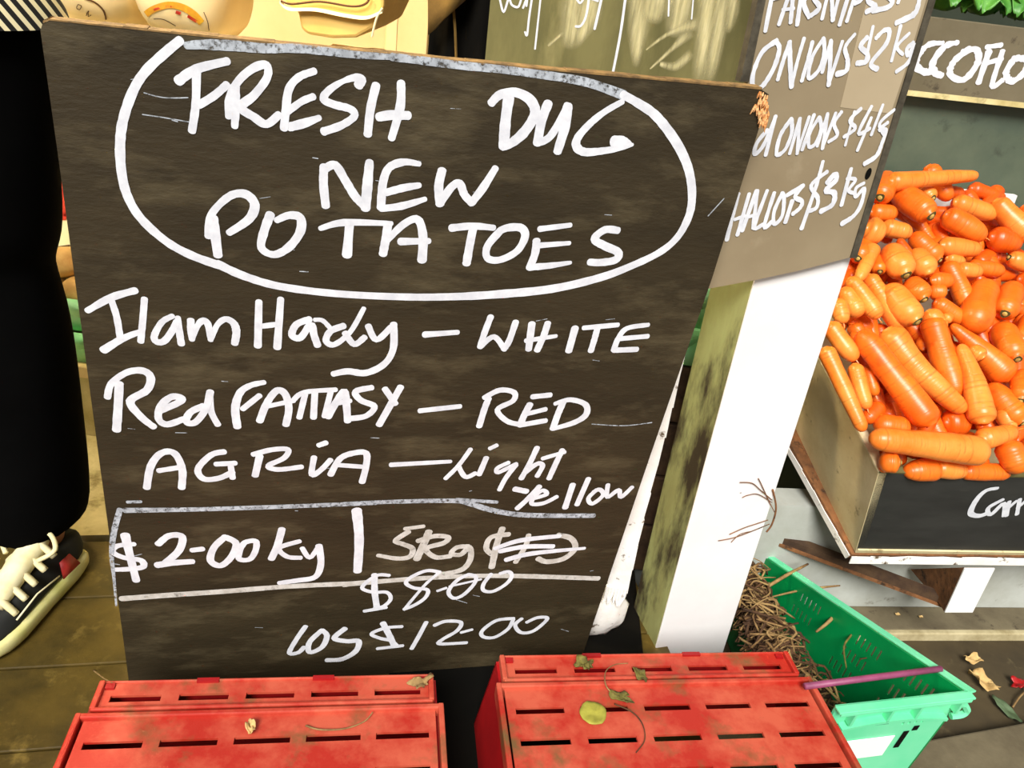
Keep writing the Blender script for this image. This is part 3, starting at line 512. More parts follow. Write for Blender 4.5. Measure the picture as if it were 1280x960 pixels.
# ------------------------------------------------------------------ red crates (upturned)
def red_crate(bl, br, zt, label, seed):
    rr = random.Random(seed)
    W = (br - bl).length; u = (br - bl).normalized(); f = Vector((u.y, -u.x, 0)).normalized()   # f towards the camera
    if f.y > 0: f = -f
    t = thing('red_crate', label, 'crate', Vector((bl.x, bl.y, 0)) + u * W / 2 + f * .15, 'upturned red crates')
    o = bl.copy(); D = .36
    def slotted(bm, s0, s1, rows, z0, z1, u0, u1, slot=.072, hw=.0052):
        cuts = [s0] + [x for r in rows for x in (r - hw, r + hw)] + [s1]
        for i in range(0, len(cuts), 2): fbox(bm, o, u, f, Z, u0, u1, cuts[i], cuts[i + 1], z0, z1)
        n = 5; p = (u1 - u0) / n
        for r in rows:
            xs = [u0] + [x for k in range(n) for x in (u0 + p * (k + .5) - slot / 2, u0 + p * (k + .5) + slot / 2)] + [u1]
            for i in range(0, len(xs), 2):
                fbox(bm, o, u, f, Z, xs[i], xs[i + 1], r - hw, r + hw, z0, z1)
    bm = bmesh.new(); slotted(bm, .064, D, [.102, .153, .204, .255, .306, .340], -.004, 0, .004, W - .004)
    link('base', bm, M['red'], t)
    bm = bmesh.new(); slotted(bm, .0, .046, [.026], -.010, -.006, .012, W - .012, .066)
    link('end_strip', bm, M['red'], t)
    bm = bmesh.new()                                      # raised lips and rims
    fbox(bm, o, u, f, Z, -.004, W + .004, .056, .064, -.02, .006)
    fbox(bm, o, u, f, Z, .006, W - .006, .043, .049, -.02, .001)
    fbox(bm, o, u, f, Z, -.008, .0, .056, D, -.02, .007)
    fbox(bm, o, u, f, Z, W, W + .008, .056, D, -.02, .007)
    fbox(bm, o, u, f, Z, .004, .012, .0, .046, -.02, .002)
    fbox(bm, o, u, f, Z, W - .012, W - .004, .0, .046, -.02, .002)
    fbox(bm, o, u, f, Z, .006, W - .006, .049, .056, -.024, -.012)
    fbox(bm, o, u, f, Z, .006, W - .006, -.003, .001, -.03, -.003)
    fbox(bm, o, u, f, Z, -.008, W + .008, D, D + .008, -.02, .007)
    link('rim', bm, M['red'], t, bevel=.002)
    for x0_, x1_, y0_, y1_ in ((W * .28, W * .28 + .03, -.0035, .003), (W * .62, W * .62 + .03, -.0035, .003), (.013, .025, .003, .011), (W - .027, W - .015, .003, .011)):
        bm = bmesh.new(); fbox(bm, o, u, f, Z, x0_, x1_, y0_, y1_, -.006, -.0022); link('notch', bm, M['red_dark'], t)
    tp = .020; h = zt
    bm = bmesh.new()
    c = [(0, .002), (W, .002), (W, D + .006), (0, D + .006)]
    A = [o + u * x + f * y - Z * .012 for x, y in c]
    Bq = [o + u * (x + (tp if x > 0 else -tp)) + f * (y + (0 if y < .1 else tp)) - Z * (h - .002) for x, y in c]
    for i in range(4):
        j = (i + 1) % 4; q = [A[i], A[j], Bq[j], Bq[i]]
        n = (q[1] - q[0]).cross(q[3] - q[0]).normalized(); ctr = (A[0] + A[2]) / 2
        if n.dot(ctr - q[0]) < 0: n = -n
        hexa(bm, q, n * .004)
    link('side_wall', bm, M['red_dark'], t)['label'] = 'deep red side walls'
    return t, o, u, f, W
ZT = .16
cl_ = red_crate(atz(121, 851, ZT), atz(545, 842, ZT), ZT, 'left upturned red slatted crate, with a frayed string on it, in front of the board', 1)
cr_ = red_crate(atz(621, 819, ZT), atz(987, 814, ZT), ZT, 'right upturned red slatted crate, with a round yellow leaf on it', 2)
def crumple(bm, c, sx, sy, sz, ang, seed, amp=.35, sub=3):
    n0 = len(bm.verts); ret = bmesh.ops.create_grid(bm, x_segments=9, y_segments=9, size=1)
    for v in ret['verts']:
        x, y = v.co.x, v.co.y
        r = max(abs(x), abs(y)); l = math.hypot(x, y) or 1; s = r / l
        k = 1 + amp * noise.noise(Vector((x * 1.7 + seed, y * 1.7, seed * 2.3)))
        x, y = x * s * k, y * s * k
        z = sz * (.5 + .5 * noise.noise(Vector((x * 2 + seed * 3, y * 2, 4)))) + sz * .6 * r * r * (.5 + .5 * math.sin(3 * math.atan2(y, x) + seed))
        X1, Y1 = x * sx, y * sy
        v.co = c + Vector((X1 * math.cos(ang) - Y1 * math.sin(ang), X1 * math.sin(ang) + Y1 * math.cos(ang), z))
def leaf(name, px, py, z, sx, sy, sz, ang, seed, m, label, cat='leaf', amp=.35):
    bm = bmesh.new(); c = atz(px, py, z); crumple(bm, O0, sx, sy, sz, ang, seed, amp)
    o = link(name, bm, m, smooth=True); o.location = c
    s = o.modifiers.new('thick', 'SOLIDIFY'); s.thickness = .0012; s.offset = 1
    return tag(o, label, cat)
leaf('dried_leaf', 741, 893, ZT + .002, .019, .020, .004, 0, 1, M['leaf_yellow'], 'round yellow-green leaf lying flat on the right red crate', amp=.1)
leaf('dried_leaf', 731, 834, ZT - .001, .014, .012, .012, .3, 2, M['leaf_olive'], 'crumpled olive leaf on the right red crate, left of the curled stem', amp=.9)
leaf('dried_leaf', 800, 846, ZT + .004, .014, .008, .008, -.9, 3, M['leaf_olive'], 'narrow olive leaf crumb on the right red crate, right of the curled stem', amp=.7)
leaf('dried_leaf', 775, 874, ZT + .003, .016, .008, .009, -.3, 5, M['leaf_olive'], 'curled olive leaf crumb above the round yellow leaf on the right red crate', amp=.8)
leaf('dried_leaf', 314, 913, ZT + .002, .006, .010, .012, .6, 6, M['leaf_dry'], 'tiny curled pale leaf on the left red crate near the string', amp=.6)
leaf('dried_leaf', 527, 856, ZT - .001, .016, .010, .010, .6, 8, M['straw'], 'clump of dry root fibre at the back right corner of the left red crate', amp=.9)
def stem(name, pix, r, m, label, cat, zs=None, k=6):
    pts = [atz(x, y, z) for x, y, z in pix]; pts = crom(pts, k)
    bm = bmesh.new(); tube(bm, pts, [r * (1 - .4 * i / len(pts)) for i in range(len(pts))], 6)
    return tag(link(name, bm, m, smooth=True), label, cat)
stem('plant_stem', [(772, 872, ZT + .006), (758, 858, ZT + .014), (757, 840, ZT + .014), (768, 831, ZT + .010), (785, 829, ZT + .004)], .0011, M['straw'], 'pale curled stem looping over the ridge of the right red crate', 'stem')
stem('plant_stem', [(768, 880, ZT + .003), (790, 890, ZT + .007), (803, 905, ZT + .007), (806, 925, ZT + .004), (795, 941, ZT + .002)], .0011, M['straw_dark'], 'brown curved stem hanging below the crumpled leaves on the right red crate', 'stem')
stem('string', [(382, 907, ZT + .003), (400, 912, ZT + .003), (430, 911, ZT + .003), (455, 902, ZT + .003), (466, 890, ZT + .008)], .0013, M['straw'], 'short frayed string lying on the left red crate', 'string')
stem('twig', [(117, 838, .002), (130, 848, .10), (140, 853, ZT + .004)], .0012, M['straw'], 'dry twig sticking up at the back left corner of the left red crate', 'twig')

# ------------------------------------------------------------------ green crate, straw, rod
gFR, gFL, gBR = atz(1209, 866, .18), atz(1046, 884, .18), atz(948, 690, .05)
gBL = Vector((.515, gBR.y - .04, .05))
ctr = (gFR + gFL + gBR + gBL) / 4
def gdown(p, k): return Vector((p.x + (ctr.x - p.x) * k, p.y + (ctr.y - p.y) * k, -.068 if p.y < 1.05 else -.098))
bFR, bFL, bBR, bBL = gdown(gFR, .07), gdown(gFL, .06), gdown(gBR, .06), gdown(gBL, .06)
gc = thing('green_crate', 'mint green slotted plastic crate of dry stalks on the ground right of the white post', 'crate', Vector((ctr.x, ctr.y, -.09)))
def wall_slots(name, a, b, b2, a2, m, rows, th=.004, lab=None):
    """crate wall between a rim a-b and a foot a2-b2, with groups of short upright slots left open"""
    bm = bmesh.new(); n = (b - a).cross(a2 - a).normalized(); L = (b - a).length
    if n.dot(ctr - (a + b) / 2) < 0: n = -n
    P2 = lambda u, v: a.lerp(b, u).lerp(a2.lerp(b2, u), v)
    def piece(u0, u1, v0, v1): hexa(bm, [P2(u0, v0), P2(u1, v0), P2(u1, v1), P2(u0, v1)], n * th)
    vs = [0] + [x for q in rows for x in q[:2]] + [1]
    for i in range(0, len(vs), 2): piece(0, 1, vs[i], vs[i + 1])
    for q in rows:
        us = [0] + [x for g0 in q[2] for i in range(q[3]) for x in (g0 + i * .0125 / L, g0 + (i * .0125 + .0045) / L)] + [1]
        for i in range(0, len(us), 2): piece(us[i], us[i + 1], q[0], q[1])
    o = link(name, bm, m, gc)
    if lab: o['label'] = lab
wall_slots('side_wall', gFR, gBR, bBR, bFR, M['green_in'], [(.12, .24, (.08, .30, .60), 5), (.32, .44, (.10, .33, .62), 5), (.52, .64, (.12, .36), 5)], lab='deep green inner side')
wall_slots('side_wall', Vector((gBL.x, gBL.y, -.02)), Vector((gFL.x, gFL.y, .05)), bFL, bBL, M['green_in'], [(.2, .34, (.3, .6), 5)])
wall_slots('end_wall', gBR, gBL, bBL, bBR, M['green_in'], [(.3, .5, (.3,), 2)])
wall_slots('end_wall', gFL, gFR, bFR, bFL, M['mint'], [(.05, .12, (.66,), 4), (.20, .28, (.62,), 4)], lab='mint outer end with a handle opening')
bm = bmesh.new(); hexa(bm, [bFL, bFR, bBR, bBL], Z * .003); link('crate_floor', bm, M['green_in'], gc)
bm = bmesh.new()
for a, b in ((gFL, gFR), (gFR, gBR), (gBR, gBL)):
    u = (b - a).normalized(); n = Z.cross(u).normalized()
    if n.dot(ctr - a) > 0: n = -n
    hexa(bm, [a - u * .004, b + u * .004, b + u * .004 + n * .014, a - u * .004 + n * .014], Z * .004)
    hexa(bm, [a + n * .011, b + n * .011, b + n * .014, a + n * .014], -Z * .006)
link('rim', bm, M['mint'], gc, bevel=.001)
LF = (gFR - gFL).length; uF = (gFR - gFL).normalized(); vF = ((bFL + bFR) / 2 - (gFL + gFR) / 2).normalized(); oF = uF.cross(vF).normalized()
if oF.y > 0: oF = -oF
bm = bmesh.new()                                          # handle arch, ribs and hook on the mint end
hp = [gFL + uF * (LF * t) + vF * (.034 + .016 * (2 * t - .9) ** 2) for t in [i / 12 for i in range(1, 12)]]
for p, r in zip(hp, hp[1:]): hexa(bm, [p, r, r + vF * .006, p + vF * .006], oF * .012)
for t in (.12, .40, .62, .94): fbox(bm, gFL, uF, vF, oF, LF * t, LF * t + .005, 0, .036, 0, .012)
tube(bm, crom([gFR + vF * .02 + oF * .006, gFR + vF * .036 + uF * .012 + oF * .008, gFR + vF * .046 + uF * .006 + oF * .008, gFR + vF * .05 - uF * .01 + oF * .006], 4), .006, 6)
link('handle', bm, M['mint'], gc)
bm = bmesh.new(); fbox(bm, gFL, uF, vF, oF, LF * .06, LF * .50, .044, .060, .0006, .0012)
for p in ((.13, .094, .016), (.15, .112, .034), (.74, .076, .012), (.68, .088, .045)): fbox(bm, gFL, uF, vF, oF, LF * p[0], LF * p[0] + .010, p[1], p[1] + p[2], .0006, .0012)
link('hand_slot', bm, M['blackcloth'], gc)['label'] = 'dark handle opening'
bm = bmesh.new(); fbox(bm, gFL, uF, vF, oF, LF * .24, LF * .62, .096, .150, .0006, .0018); link('sticker', bm, M['sticker'], gc)['label'] = 'white paper label'
# dry stalks filling the crate
def inside(s, t, z):
    p = (gFL.lerp(gFR, s)).lerp(gBL.lerp(gBR, s), t); q = min(1, max(0, (s - .15) / .5)); return Vector((p.x, p.y, (.055 + .03 * (1 - t)) * (1 - q) + q * (-.04) - z))
rs = random.Random(11)
bm = bmesh.new()
g = [[bm.verts.new(inside(-.05 + .98 * i / 14, .16 + .80 * j / 14, (.06 if i == 0 else .015) + .02 * noise.noise(Vector((i * .5, j * .5, 1))))) for j in range(15)] for i in range(15)]
for i in range(14):
    for j in range(14): bm.faces.new((g[i][j], g[i + 1][j], g[i + 1][j + 1], g[i][j + 1]))
tag(link('loose_debris', bm, M['soil'], smooth=True), 'dark crumbly plant debris in the bottom of the green crate', 'plant debris', kind='stuff')
for nm, m, N_, lab in (('dry_stalks', M['straw'], 230, 'tangle of pale dry stalks heaped in the green crate'), ('dark_stems', M['straw_dark'], 300, 'tangle of dark brown withered stems in the green crate')):
    bm = bmesh.new()
    for i in range(N_):
        s, t = (rs.uniform(-.06, .66) if i % 5 < 3 else rs.uniform(-.06, .06)), rs.uniform(.16, .97); a = rs.uniform(0, 6.28); l = rs.uniform(.04, .10)
        z = rs.uniform(-.030, .008) if nm == 'dry_stalks' else rs.uniform(-.018, .014)
        if i % 5 >= 3: z += rs.uniform(0, .06)
        c = inside(s, t, z); d = Vector((math.cos(a), math.sin(a) * .6, rs.uniform(-.25, .35))) * l * .5
        mid = Vector((rs.uniform(-1, 1), rs.uniform(-1, 1), rs.uniform(0, 1.3))) * l * .3
        P4 = [c - d, c - d * .3 + mid, c + d * .4 + mid * .6, c + d]
        P4 = [Vector((min(max(p.x, .500), .74), p.y, max(p.z, -.06))) for p in P4]
        if min(p.y for p in P4) < .965 or (min(p.y for p in P4) < 1.18 and min(p.x for p in P4) < .499): continue
        tube(bm, crom(P4, 3), rs.uniform(.0009, .0028), 5)
    tag(link(nm, bm, m, smooth=True), lab, 'dry stalks', kind='stuff')
def stalk(pix, r, m, label):
    pts = crom([atz(x, y, z) for x, y, z in pix], 5); bm = bmesh.new(); tube(bm, pts, [r * (.5 + .5 * math.sin(math.pi * (i + 1) / (len(pts) + 1))) for i in range(len(pts))], 6)
    return tag(link('dry_stalk', bm, m, smooth=True), label, 'stalk')
stalk([(938, 746, .04), (960, 733, .06), (985, 718, .08), (1010, 705, .075)], .0036, M['straw'], 'long pale stalk rising from the heap towards the crate under the carrots')
stalk([(965, 746, .05), (1000, 738, .06), (1030, 734, .06), (1050, 732, .06)], .0024, M['straw'], 'thin pale stalk lying level against the deep green crate side')
stalk([(1020, 790, .06), (1035, 778, .075), (1048, 764, .085), (1055, 757, .09)], .0036, M['straw'], 'forked reddish-brown stalk leaning on the deep green crate side')
stalk([(1062, 775, .10), (1066, 790, .09), (1055, 808, .075), (1058, 835, .055)], .0020, M['leaf_olive'], 'olive tendril hanging down inside the green crate')
stalk([(1098, 782, .11), (1098, 800, .095), (1094, 818, .085), (1075, 824, .07)], .0016, M['straw_dark'], 'thin dark hooked tendril inside the green crate near the purple rod')
bm = bmesh.new(); ra, rb = atz(1006, 858, .176), atz(1176, 836, .172); tube(bm, [ra, ra.lerp(rb, .5), rb], .0052, 10)
rod = tag(link('purple_rod', bm, M['purple'], smooth=True), 'thin purple rod lying across the corner of the green crate', 'rod')

# ------------------------------------------------------------------ carrot stand and crate
CO = aty(1098, 591, 1.15); cR = atz(1280, 597, CO.z) - CO; cR.z = 0; cR.normalize()
vx = Vector((-400, -1529, 961)); cB = (ROT @ vx).normalized()
cN = cR.cross(cB).normalized()                       # out of the crate (up)
CW, CD = .60, .60
corner_low = aty(1069, 691, CO.y + .045)
dF_ = corner_low - CO                                 # down the front-left corner
cc = thing('carrot_crate', 'tilted wooden crate with a black lettered front, heaped with carrots', 'crate', corner_low + cR * CW / 2 + cB * .2)
bm = bmesh.new(); q = [CO, CO + cR * CW, CO + cR * CW + dF_, corner_low]; fn = (q[1] - q[0]).cross(dF_).normalized()
if fn.y > 0: fn = -fn
hexa(bm, q, -fn * .014); link('front_board', bm, M['black_paint'], cc, bevel=.001)['label'] = 'black front with white lettering'
bm = bmesh.new(); hexa(bm, [CO + fn * .0008, CO + cR * CW + fn * .0008, CO + cR * CW - fn * .015, CO - fn * .015], cN * .004); link('front_rim', bm, M['slate'], cc)
bm = bmesh.new(); side = [CO - fn * .0 , CO + cB * CD, CO + cB * CD + dF_ * 1.15, corner_low]; hexa(bm, side, cR * .016); link('side_board', bm, M['crate_wood'], cc)
bm = bmesh.new(); hexa(bm, [p + cR * CW for p in side], -cR * .016); link('side_board', bm, M['crate_wood'], cc)
bm = bmesh.new()
for i in range(14):
    p = CO + cB * (CD * i / 14); q2 = CO + cB * (CD * (i + 1) / 14); hh = .003 + random.uniform(0, .002)
    hexa(bm, [p - cR * .001, p + cR * .018, q2 + cR * .018, q2 - cR * .001], cN * hh)
link('side_rim', bm, M['raw_edge'], cc)['label'] = 'pale sawn top edge of the side'
bm = bmesh.new(); q = [corner_low, corner_low + cR * CW, corner_low + cR * CW + cB * CD, corner_low + cB * CD]; hexa(bm, q, cN * .012); link('bottom', bm, M['crate_wood'], cc)
bk = CO + cB * CD
bm = bmesh.new(); q = [bk + dF_ * 1.1, bk + cR * CW + dF_ * 1.1, bk + cR * CW + Z * .12, bk + Z * .12]; hexa(bm, q, Y * .014); link('back_board', bm, M['white_clean'], cc)['label'] = 'white back board'
strokes('lettering', [('M', [(1168, 102), (1120, 112), (1080, 150), (1055, 205), (1090, 218), (1130, 205)], [16, 22, 24, 22]), ('M', [(1190, 150), (1130, 185), (1140, 213), (1195, 165), (1195, 218)], 18), ('M', [(1218, 158), (1206, 218)], 16), ('M', [(1208, 190), (1248, 155)], 14),
        ('M', [(1262, 148), (1250, 212)], 16), ('M', [(1252, 185), (1292, 150)], 14), ('M', [(1330, 160), (1300, 190), (1325, 210), (1345, 180), (1330, 160)], 16), ('M', [(1385, 120), (1370, 212)], 16), ('M', [(1355, 150), (1410, 145)], 14), ('M', [(1450, 150), (1420, 165), (1445, 190), (1415, 212)], 16)], CO, fn, M['paint'], cc, lift=.0008)
# shelf under the crate
sh = thing('stand_shelf', 'rough dirty white shelf board carrying the carrot crate', 'shelf', corner_low - Z * .02 + cR * .3)
sl = aty(966, 620, 1.62); so = corner_low - Z * .003 + fn * .001 - cR * .006; sbk = so + cB * .56 - cR * .05
bm = bmesh.new(); q = [so, so + cR * .72, so + cR * .72 + cB * .56, sbk]; hexa(bm, q, -cN * .020); link('board', bm, M['brown_wood'], sh, bevel=.002)
bm = bmesh.new()
for i in range(18):
    p = so + cR * (.04 * i) + fn * .001; p2 = so + cR * (.04 * (i + 1)) + fn * .001
    hexa(bm, [p - Z * (.001 + .004 * random.random()), p2 - Z * (.001 + .004 * random.random()), p2 - Z * .0205, p - Z * .0205], fn * .002)
for i in range(12):
    p = so.lerp(sbk, i / 12) - cR * .001; p2 = so.lerp(sbk, (i + 1) / 12) - cR * .001
    hexa(bm, [p - cN * (.004 + .004 * random.random()), p2 - cN * (.004 + .004 * random.random()), p2 - cN * .0205, p - cN * .0205], -cR * .002)
link('front_edge', bm, M['white_wood'], sh)['label'] = 'flaking white edges'
# bracket leg
b0, b1, b2, b3 = [aty(x, y, CO.y + .06) for x, y in ((1206, 711), (1244, 711), (1216, 766), (1181, 766))]
bl_ = aty(1139, 713, CO.y + .20); bl2 = b3 + Vector((-.005, .05, .0))
br = thing('shelf_bracket', 'white-faced wooden bracket block under the carrot crate shelf', 'bracket', b3)
bm = bmesh.new(); hexa(bm, [b0, b1, b2, b3], Y * .004); link('painted_face', bm, M['white_clean'], br, bevel=.001)['label'] = 'white painted front'
bm = bmesh.new(); bd = (bl_ - b0); hexa(bm, [b0 + Y * .004, b1 + Y * .004, b2 + Y * .004, b3 + Y * .004], [bd, bd, Y * .02, Y * .02]); link('block', bm, M['brown_wood'], br)
ra_, rb_ = aty(1183, 756, CO.y + .09), aty(948, 668, CO.y + .17)
rl = thing('stand_rail', 'dark slanting wooden rail under the carrot crate shelf', 'rail', rb_)
bm = bmesh.new(); hexa(bm, [ra_ + Z * .012, rb_ + Z * .014, rb_ + Z * .014 + X * .012 + Y * .02, ra_ + Z * .012 + X * .012 + Y * .02], -Z * .020); link('beam', bm, M['dark_wood'], rl)
bm = bmesh.new(); hexa(bm, [ra_ - Z * .002 - X * .0008, rb_ - Z * .001 - X * .0008, rb_ - Z * .009 - X * .0008, ra_ - Z * .0085 - X * .0008], -X * .002 - Y * .002); link('worn_edge', bm, M['brown_wood'], rl)['label'] = 'lighter worn lower edge'
# ------------------------------------------------------------------ back of the right-hand stall
PY = 1.80
pl_ = lambda x, y, yy=PY: aty(x, y, yy)
a, b = pl_(1100, 30), pl_(1400, 50)
dp = thing('green_partition', 'dark grey-green partition panel behind the carrots', 'panel', (1.0, PY, 0))
bm = bmesh.new(); wbox(bm, .62, 2.0, PY, PY + .02, -.10, pl_(1200, 110).z); link('sheet', bm, M['panel'], dp)
kp = thing('cauliflower_sign', 'grey-brown lettered plank above the dark green panel, below the leafy greens', 'sign', (1.0, PY - .03, 1.0))
PP, PN2 = Vector((0, PY - .03, 0)), Vector((0, -1, 0))
kk = lambda x, y: atp(x, y, PP, PN2)
q = [kk(1112, 112), kk(1290, 131), kk(1500, 155), kk(1500, 65), kk(1290, 36), kk(1160, 20), kk(1112, 14)]
bm = bmesh.new(); hexa(bm, q, Y * .028); link('plank', bm, M['plank'], kp, bevel=.002)
bm = bmesh.new(); q = [kk(1112, 110), kk(1500, 152), kk(1500, 159), kk(1112, 117)]; hexa(bm, [p - Y * .001 for p in q], Y * .02); link('lower_edge', bm, M['concrete'], kp)
strokes('lettering', [('K', [(955, 172), (900, 178), (862, 215), (848, 262), (885, 288), (925, 280)], [16, 20, 24, 22]), ('K', [(1015, 170), (965, 185), (920, 240), (915, 285), (950, 302)], [16, 22, 24, 22]), ('K', [(1062, 195), (1000, 245), (985, 298), (1040, 318), (1095, 250), (1088, 198), (1035, 208)], 22),
        ('K', [(1130, 188), (1190, 180)], 16), ('K', [(1140, 205), (1098, 330)], 22), ('K', [(1132, 252), (1192, 235)], 16), ('K', [(1194, 205), (1152, 342), (1192, 322)], 20), ('K', [(1242, 232), (1208, 290), (1230, 325), (1278, 292), (1292, 242), (1250, 232)], 22),
        ('K', [(1330, 235), (1340, 330), (1370, 280), (1390, 335), (1420, 240)], 20)], PP, PN2, M['paint'], kp, lift=.001, jit=.2)
# leafy greens above the plank
rs = random.Random(5)
gl = ['leafy green head above the plank, nearest the onion sign', 'leafy green head above the plank, with pale ribs, second from the onion sign', 'leafy green head above the plank, at the right edge of the photo']
for k, (px_, py_2) in enumerate(((1180, 4), (1228, 10), (1276, 16))):
    c = aty(px_, py_2, PY + .06)
    t = thing('leafy_green', gl[k], 'vegetable', Vector((c.x, c.y, kk(1200, 24).z - .0)), 'leafy greens on the plank')
    for j in range(11):
        a = 2 * math.pi * j / 11 + k; bm = bmesh.new()
        L = rs.uniform(.08, .115); wd = rs.uniform(.028, .04); d = Vector((math.cos(a), math.sin(a) * .5 - .25, 0)).normalized(); s = Vector((-d.y, d.x, 0))
        g = []
        for i in range(7):
            t_ = i / 6; ctr_ = c + d * (L * t_ * .75) + Z * (.045 * math.sin(2.6 * t_) - .035 * t_ + rs.uniform(-.004, .004)) 
            hw = wd * math.sin(math.pi * min(.96, .12 + t_ * .84)) ** .7
            g.append([bm.verts.new(ctr_ + s * hw * x + Z * (abs(x) * .012 + .008 * math.sin(6 * x + i * 2 + j))) for x in (-1, -.6, -.2, .2, .6, 1)])
        for i in range(6):
            for x in range(5): bm.faces.new((g[i][x], g[i + 1][x], g[i + 1][x + 1], g[i][x + 1]))
        o = link('leaf', bm, M['leaf_green'], t, smooth=True, subsurf=1); sd_ = o.modifiers.new('thick', 'SOLIDIFY'); sd_.thickness = .0015
    bm = bmesh.new(); bmesh.ops.create_icosphere(bm, subdivisions=3, radius=.045)
    for v in bm.verts: v.co = v.co * (1 + .12 * noise.noise(v.co * 60)) + c + Z * .03
    link('head', bm, M['leaf_green'], t, smooth=True)
# ledge carrying the greens
lg = thing('produce_ledge', 'dark wooden ledge behind the lettered plank holding the leafy greens', 'ledge', (1.2, PY + .12, .9))
bm = bmesh.new(); zt_ = pl_(1200, 110).z
wbox(bm, .66, 2.0, PY + .022, PY + .30, zt_ - .0, zt_ + .02); link('board', bm, M['dark_wood'], lg)

# ------------------------------------------------------------------ carrots
PF = CO + cN * .004 - fn * .01
sl_ = aty(1190, 236, 1.66) - aty(1190, 597, PF.y + .005)
pS = sl_.normalized(); pNn = cR.cross(pS).normalized()
if pNn.z < 0: pNn = -pNn
U_, L_ = (980, 180, 4.2667), (980, 380, 4.2667)
def cpt(z, x, y, off): return atp(z[0] + x / z[2], z[1] + y / z[2], PF + pNn * off, pNn)
def make_carrot(p0, p1, r0, r1, label, group=None, crown=False, mid=None, matk=0, seed=0, both=False):
    rr = random.Random(seed); n = 13
    ctrl = [p0, mid, p1] if mid is not None else [p0, p0.lerp(p1, .5) + pNn * rr.uniform(-.002, .003) + cR * rr.uniform(-.003, .003), p1]
    pts = crom(ctrl, 6); n = len(pts); ax = (p1 - p0).normalized(); ref = ax.orthogonal().normalized()
    L = (p1 - p0).length; bm = bmesh.new(); rings = []; cum = [0]
    for a, b in zip(pts, pts[1:]): cum.append(cum[-1] + (b - a).length)
    T = cum[-1]; stations = []
    e0, e1 = min(r0 * .8, T * .3), min(r1 * 1.5, T * .35)
    for k in range(5): stations.append((e0 * (1 - math.cos(k / 4 * math.pi / 2)), math.sin(max(.22, k / 4) * math.pi / 2) if k else .42))
    for k in range(1, 12): stations.append((e0 + (T - e0 - e1) * k / 12, 1))
    for k in range(5): a = k / 4 * math.pi / 2; stations.append((T - e1 + e1 * math.sin(a), max(.12, math.cos(a)) ** .75))
    for s, f in stations:
        i = 0
        while i < n - 2 and cum[i + 1] < s: i += 1
        t = (s - cum[i]) / max(1e-6, cum[i + 1] - cum[i]); p = pts[i].lerp(pts[i + 1], t)
        tg = (pts[i + 1] - pts[i]).normalized(); ref = (ref - tg * ref.dot(tg)).normalized(); sd2 = tg.cross(ref)
        u = s / T; rad = (r0 + (r1 - r0) * u ** 1.15) * f * (1 + .022 * math.sin(u * 11 + seed) * (f > .9))
        ring = []
        for k in range(16):
            a = 2 * math.pi * k / 16; d = ref * math.cos(a) + sd2 * math.sin(a)
            q = rad * (1 + .035 * noise.noise((p + d * rad) * 30) + .012 * math.sin(u * 70 + 2 * a + seed))
            ring.append(bm.verts.new(p + d * q))
        rings.append(ring)
    for a, b in zip(rings, rings[1:]):
        for k in range(16): bm.faces.new((a[k], a[(k + 1) % 16], b[(k + 1) % 16], b[k]))
    bm.faces.new(rings[0][::-1]); bm.faces.new(rings[-1])
    o = link('carrot', bm, M['carrot'][matk], smooth=True)
    at = o.data.attributes.new('along', 'FLOAT', 'POINT')
    for i_, v_ in enumerate(o.data.vertices): at.data[i_].value = (v_.co - p0).dot(ax) + seed * 1.7
    loc = p0.lerp(p1, .5); o.data.transform(Matrix.Translation(-loc)); o.location = loc
    tag(o, label, 'carrot', group)
    t0 = (pts[1] - pts[0]).normalized()
    ref2 = t0.orthogonal().normalized(); s2 = t0.cross(ref2)
    if crown:
        bm = bmesh.new(); ro = r0 * .28; rings = []
        for k, (rad, hgt) in enumerate(((ro * 1.35, .0006), (ro * 1.25, -.0016), (ro * .8, -.0012))):
            rings.append([bm.verts.new(pts[0] + t0 * hgt + (ref2 * math.cos(a) + s2 * math.sin(a)) * rad * (1 + .12 * math.sin(3 * a + seed))) for a in [2 * math.pi * j / 14 for j in range(14)]])
        for a, b in zip(rings, rings[1:]):
            for j in range(14): bm.faces.new((a[j], a[(j + 1) % 14], b[(j + 1) % 14], b[j]))
        bm.faces.new(rings[0]); bm.faces.new(rings[-1][::-1])
        bm.transform(Matrix.Translation(O0)); c1 = link('crown', bm, M['dark_ring'], o, smooth=False); c1['label'] = 'dark ring of the crown'
        bm = bmesh.new(); tube(bm, [pts[0] + t0 * .001, pts[0] - t0 * .0022, pts[0] - t0 * .0034], [ro * .8, ro * .72, ro * .4], 10)
        c2 = link('stem_stub', bm, M['stem_pale'], o); c2['label'] = 'pale cut stem'
    elif rr.random() < .35:
        bm = bmesh.new(); e = pts[-1]; d = (pts[-1] - pts[-2]).normalized()
        tube(bm, [e - d * .002, e + d * .006, e + d * .012 + pNn * rr.uniform(-.004, .003) + cR * rr.uniform(-.004, .004)], [.0016, .0009, .0004], 5); link('root_tip', bm, M['carrot'][1], o)
    return o
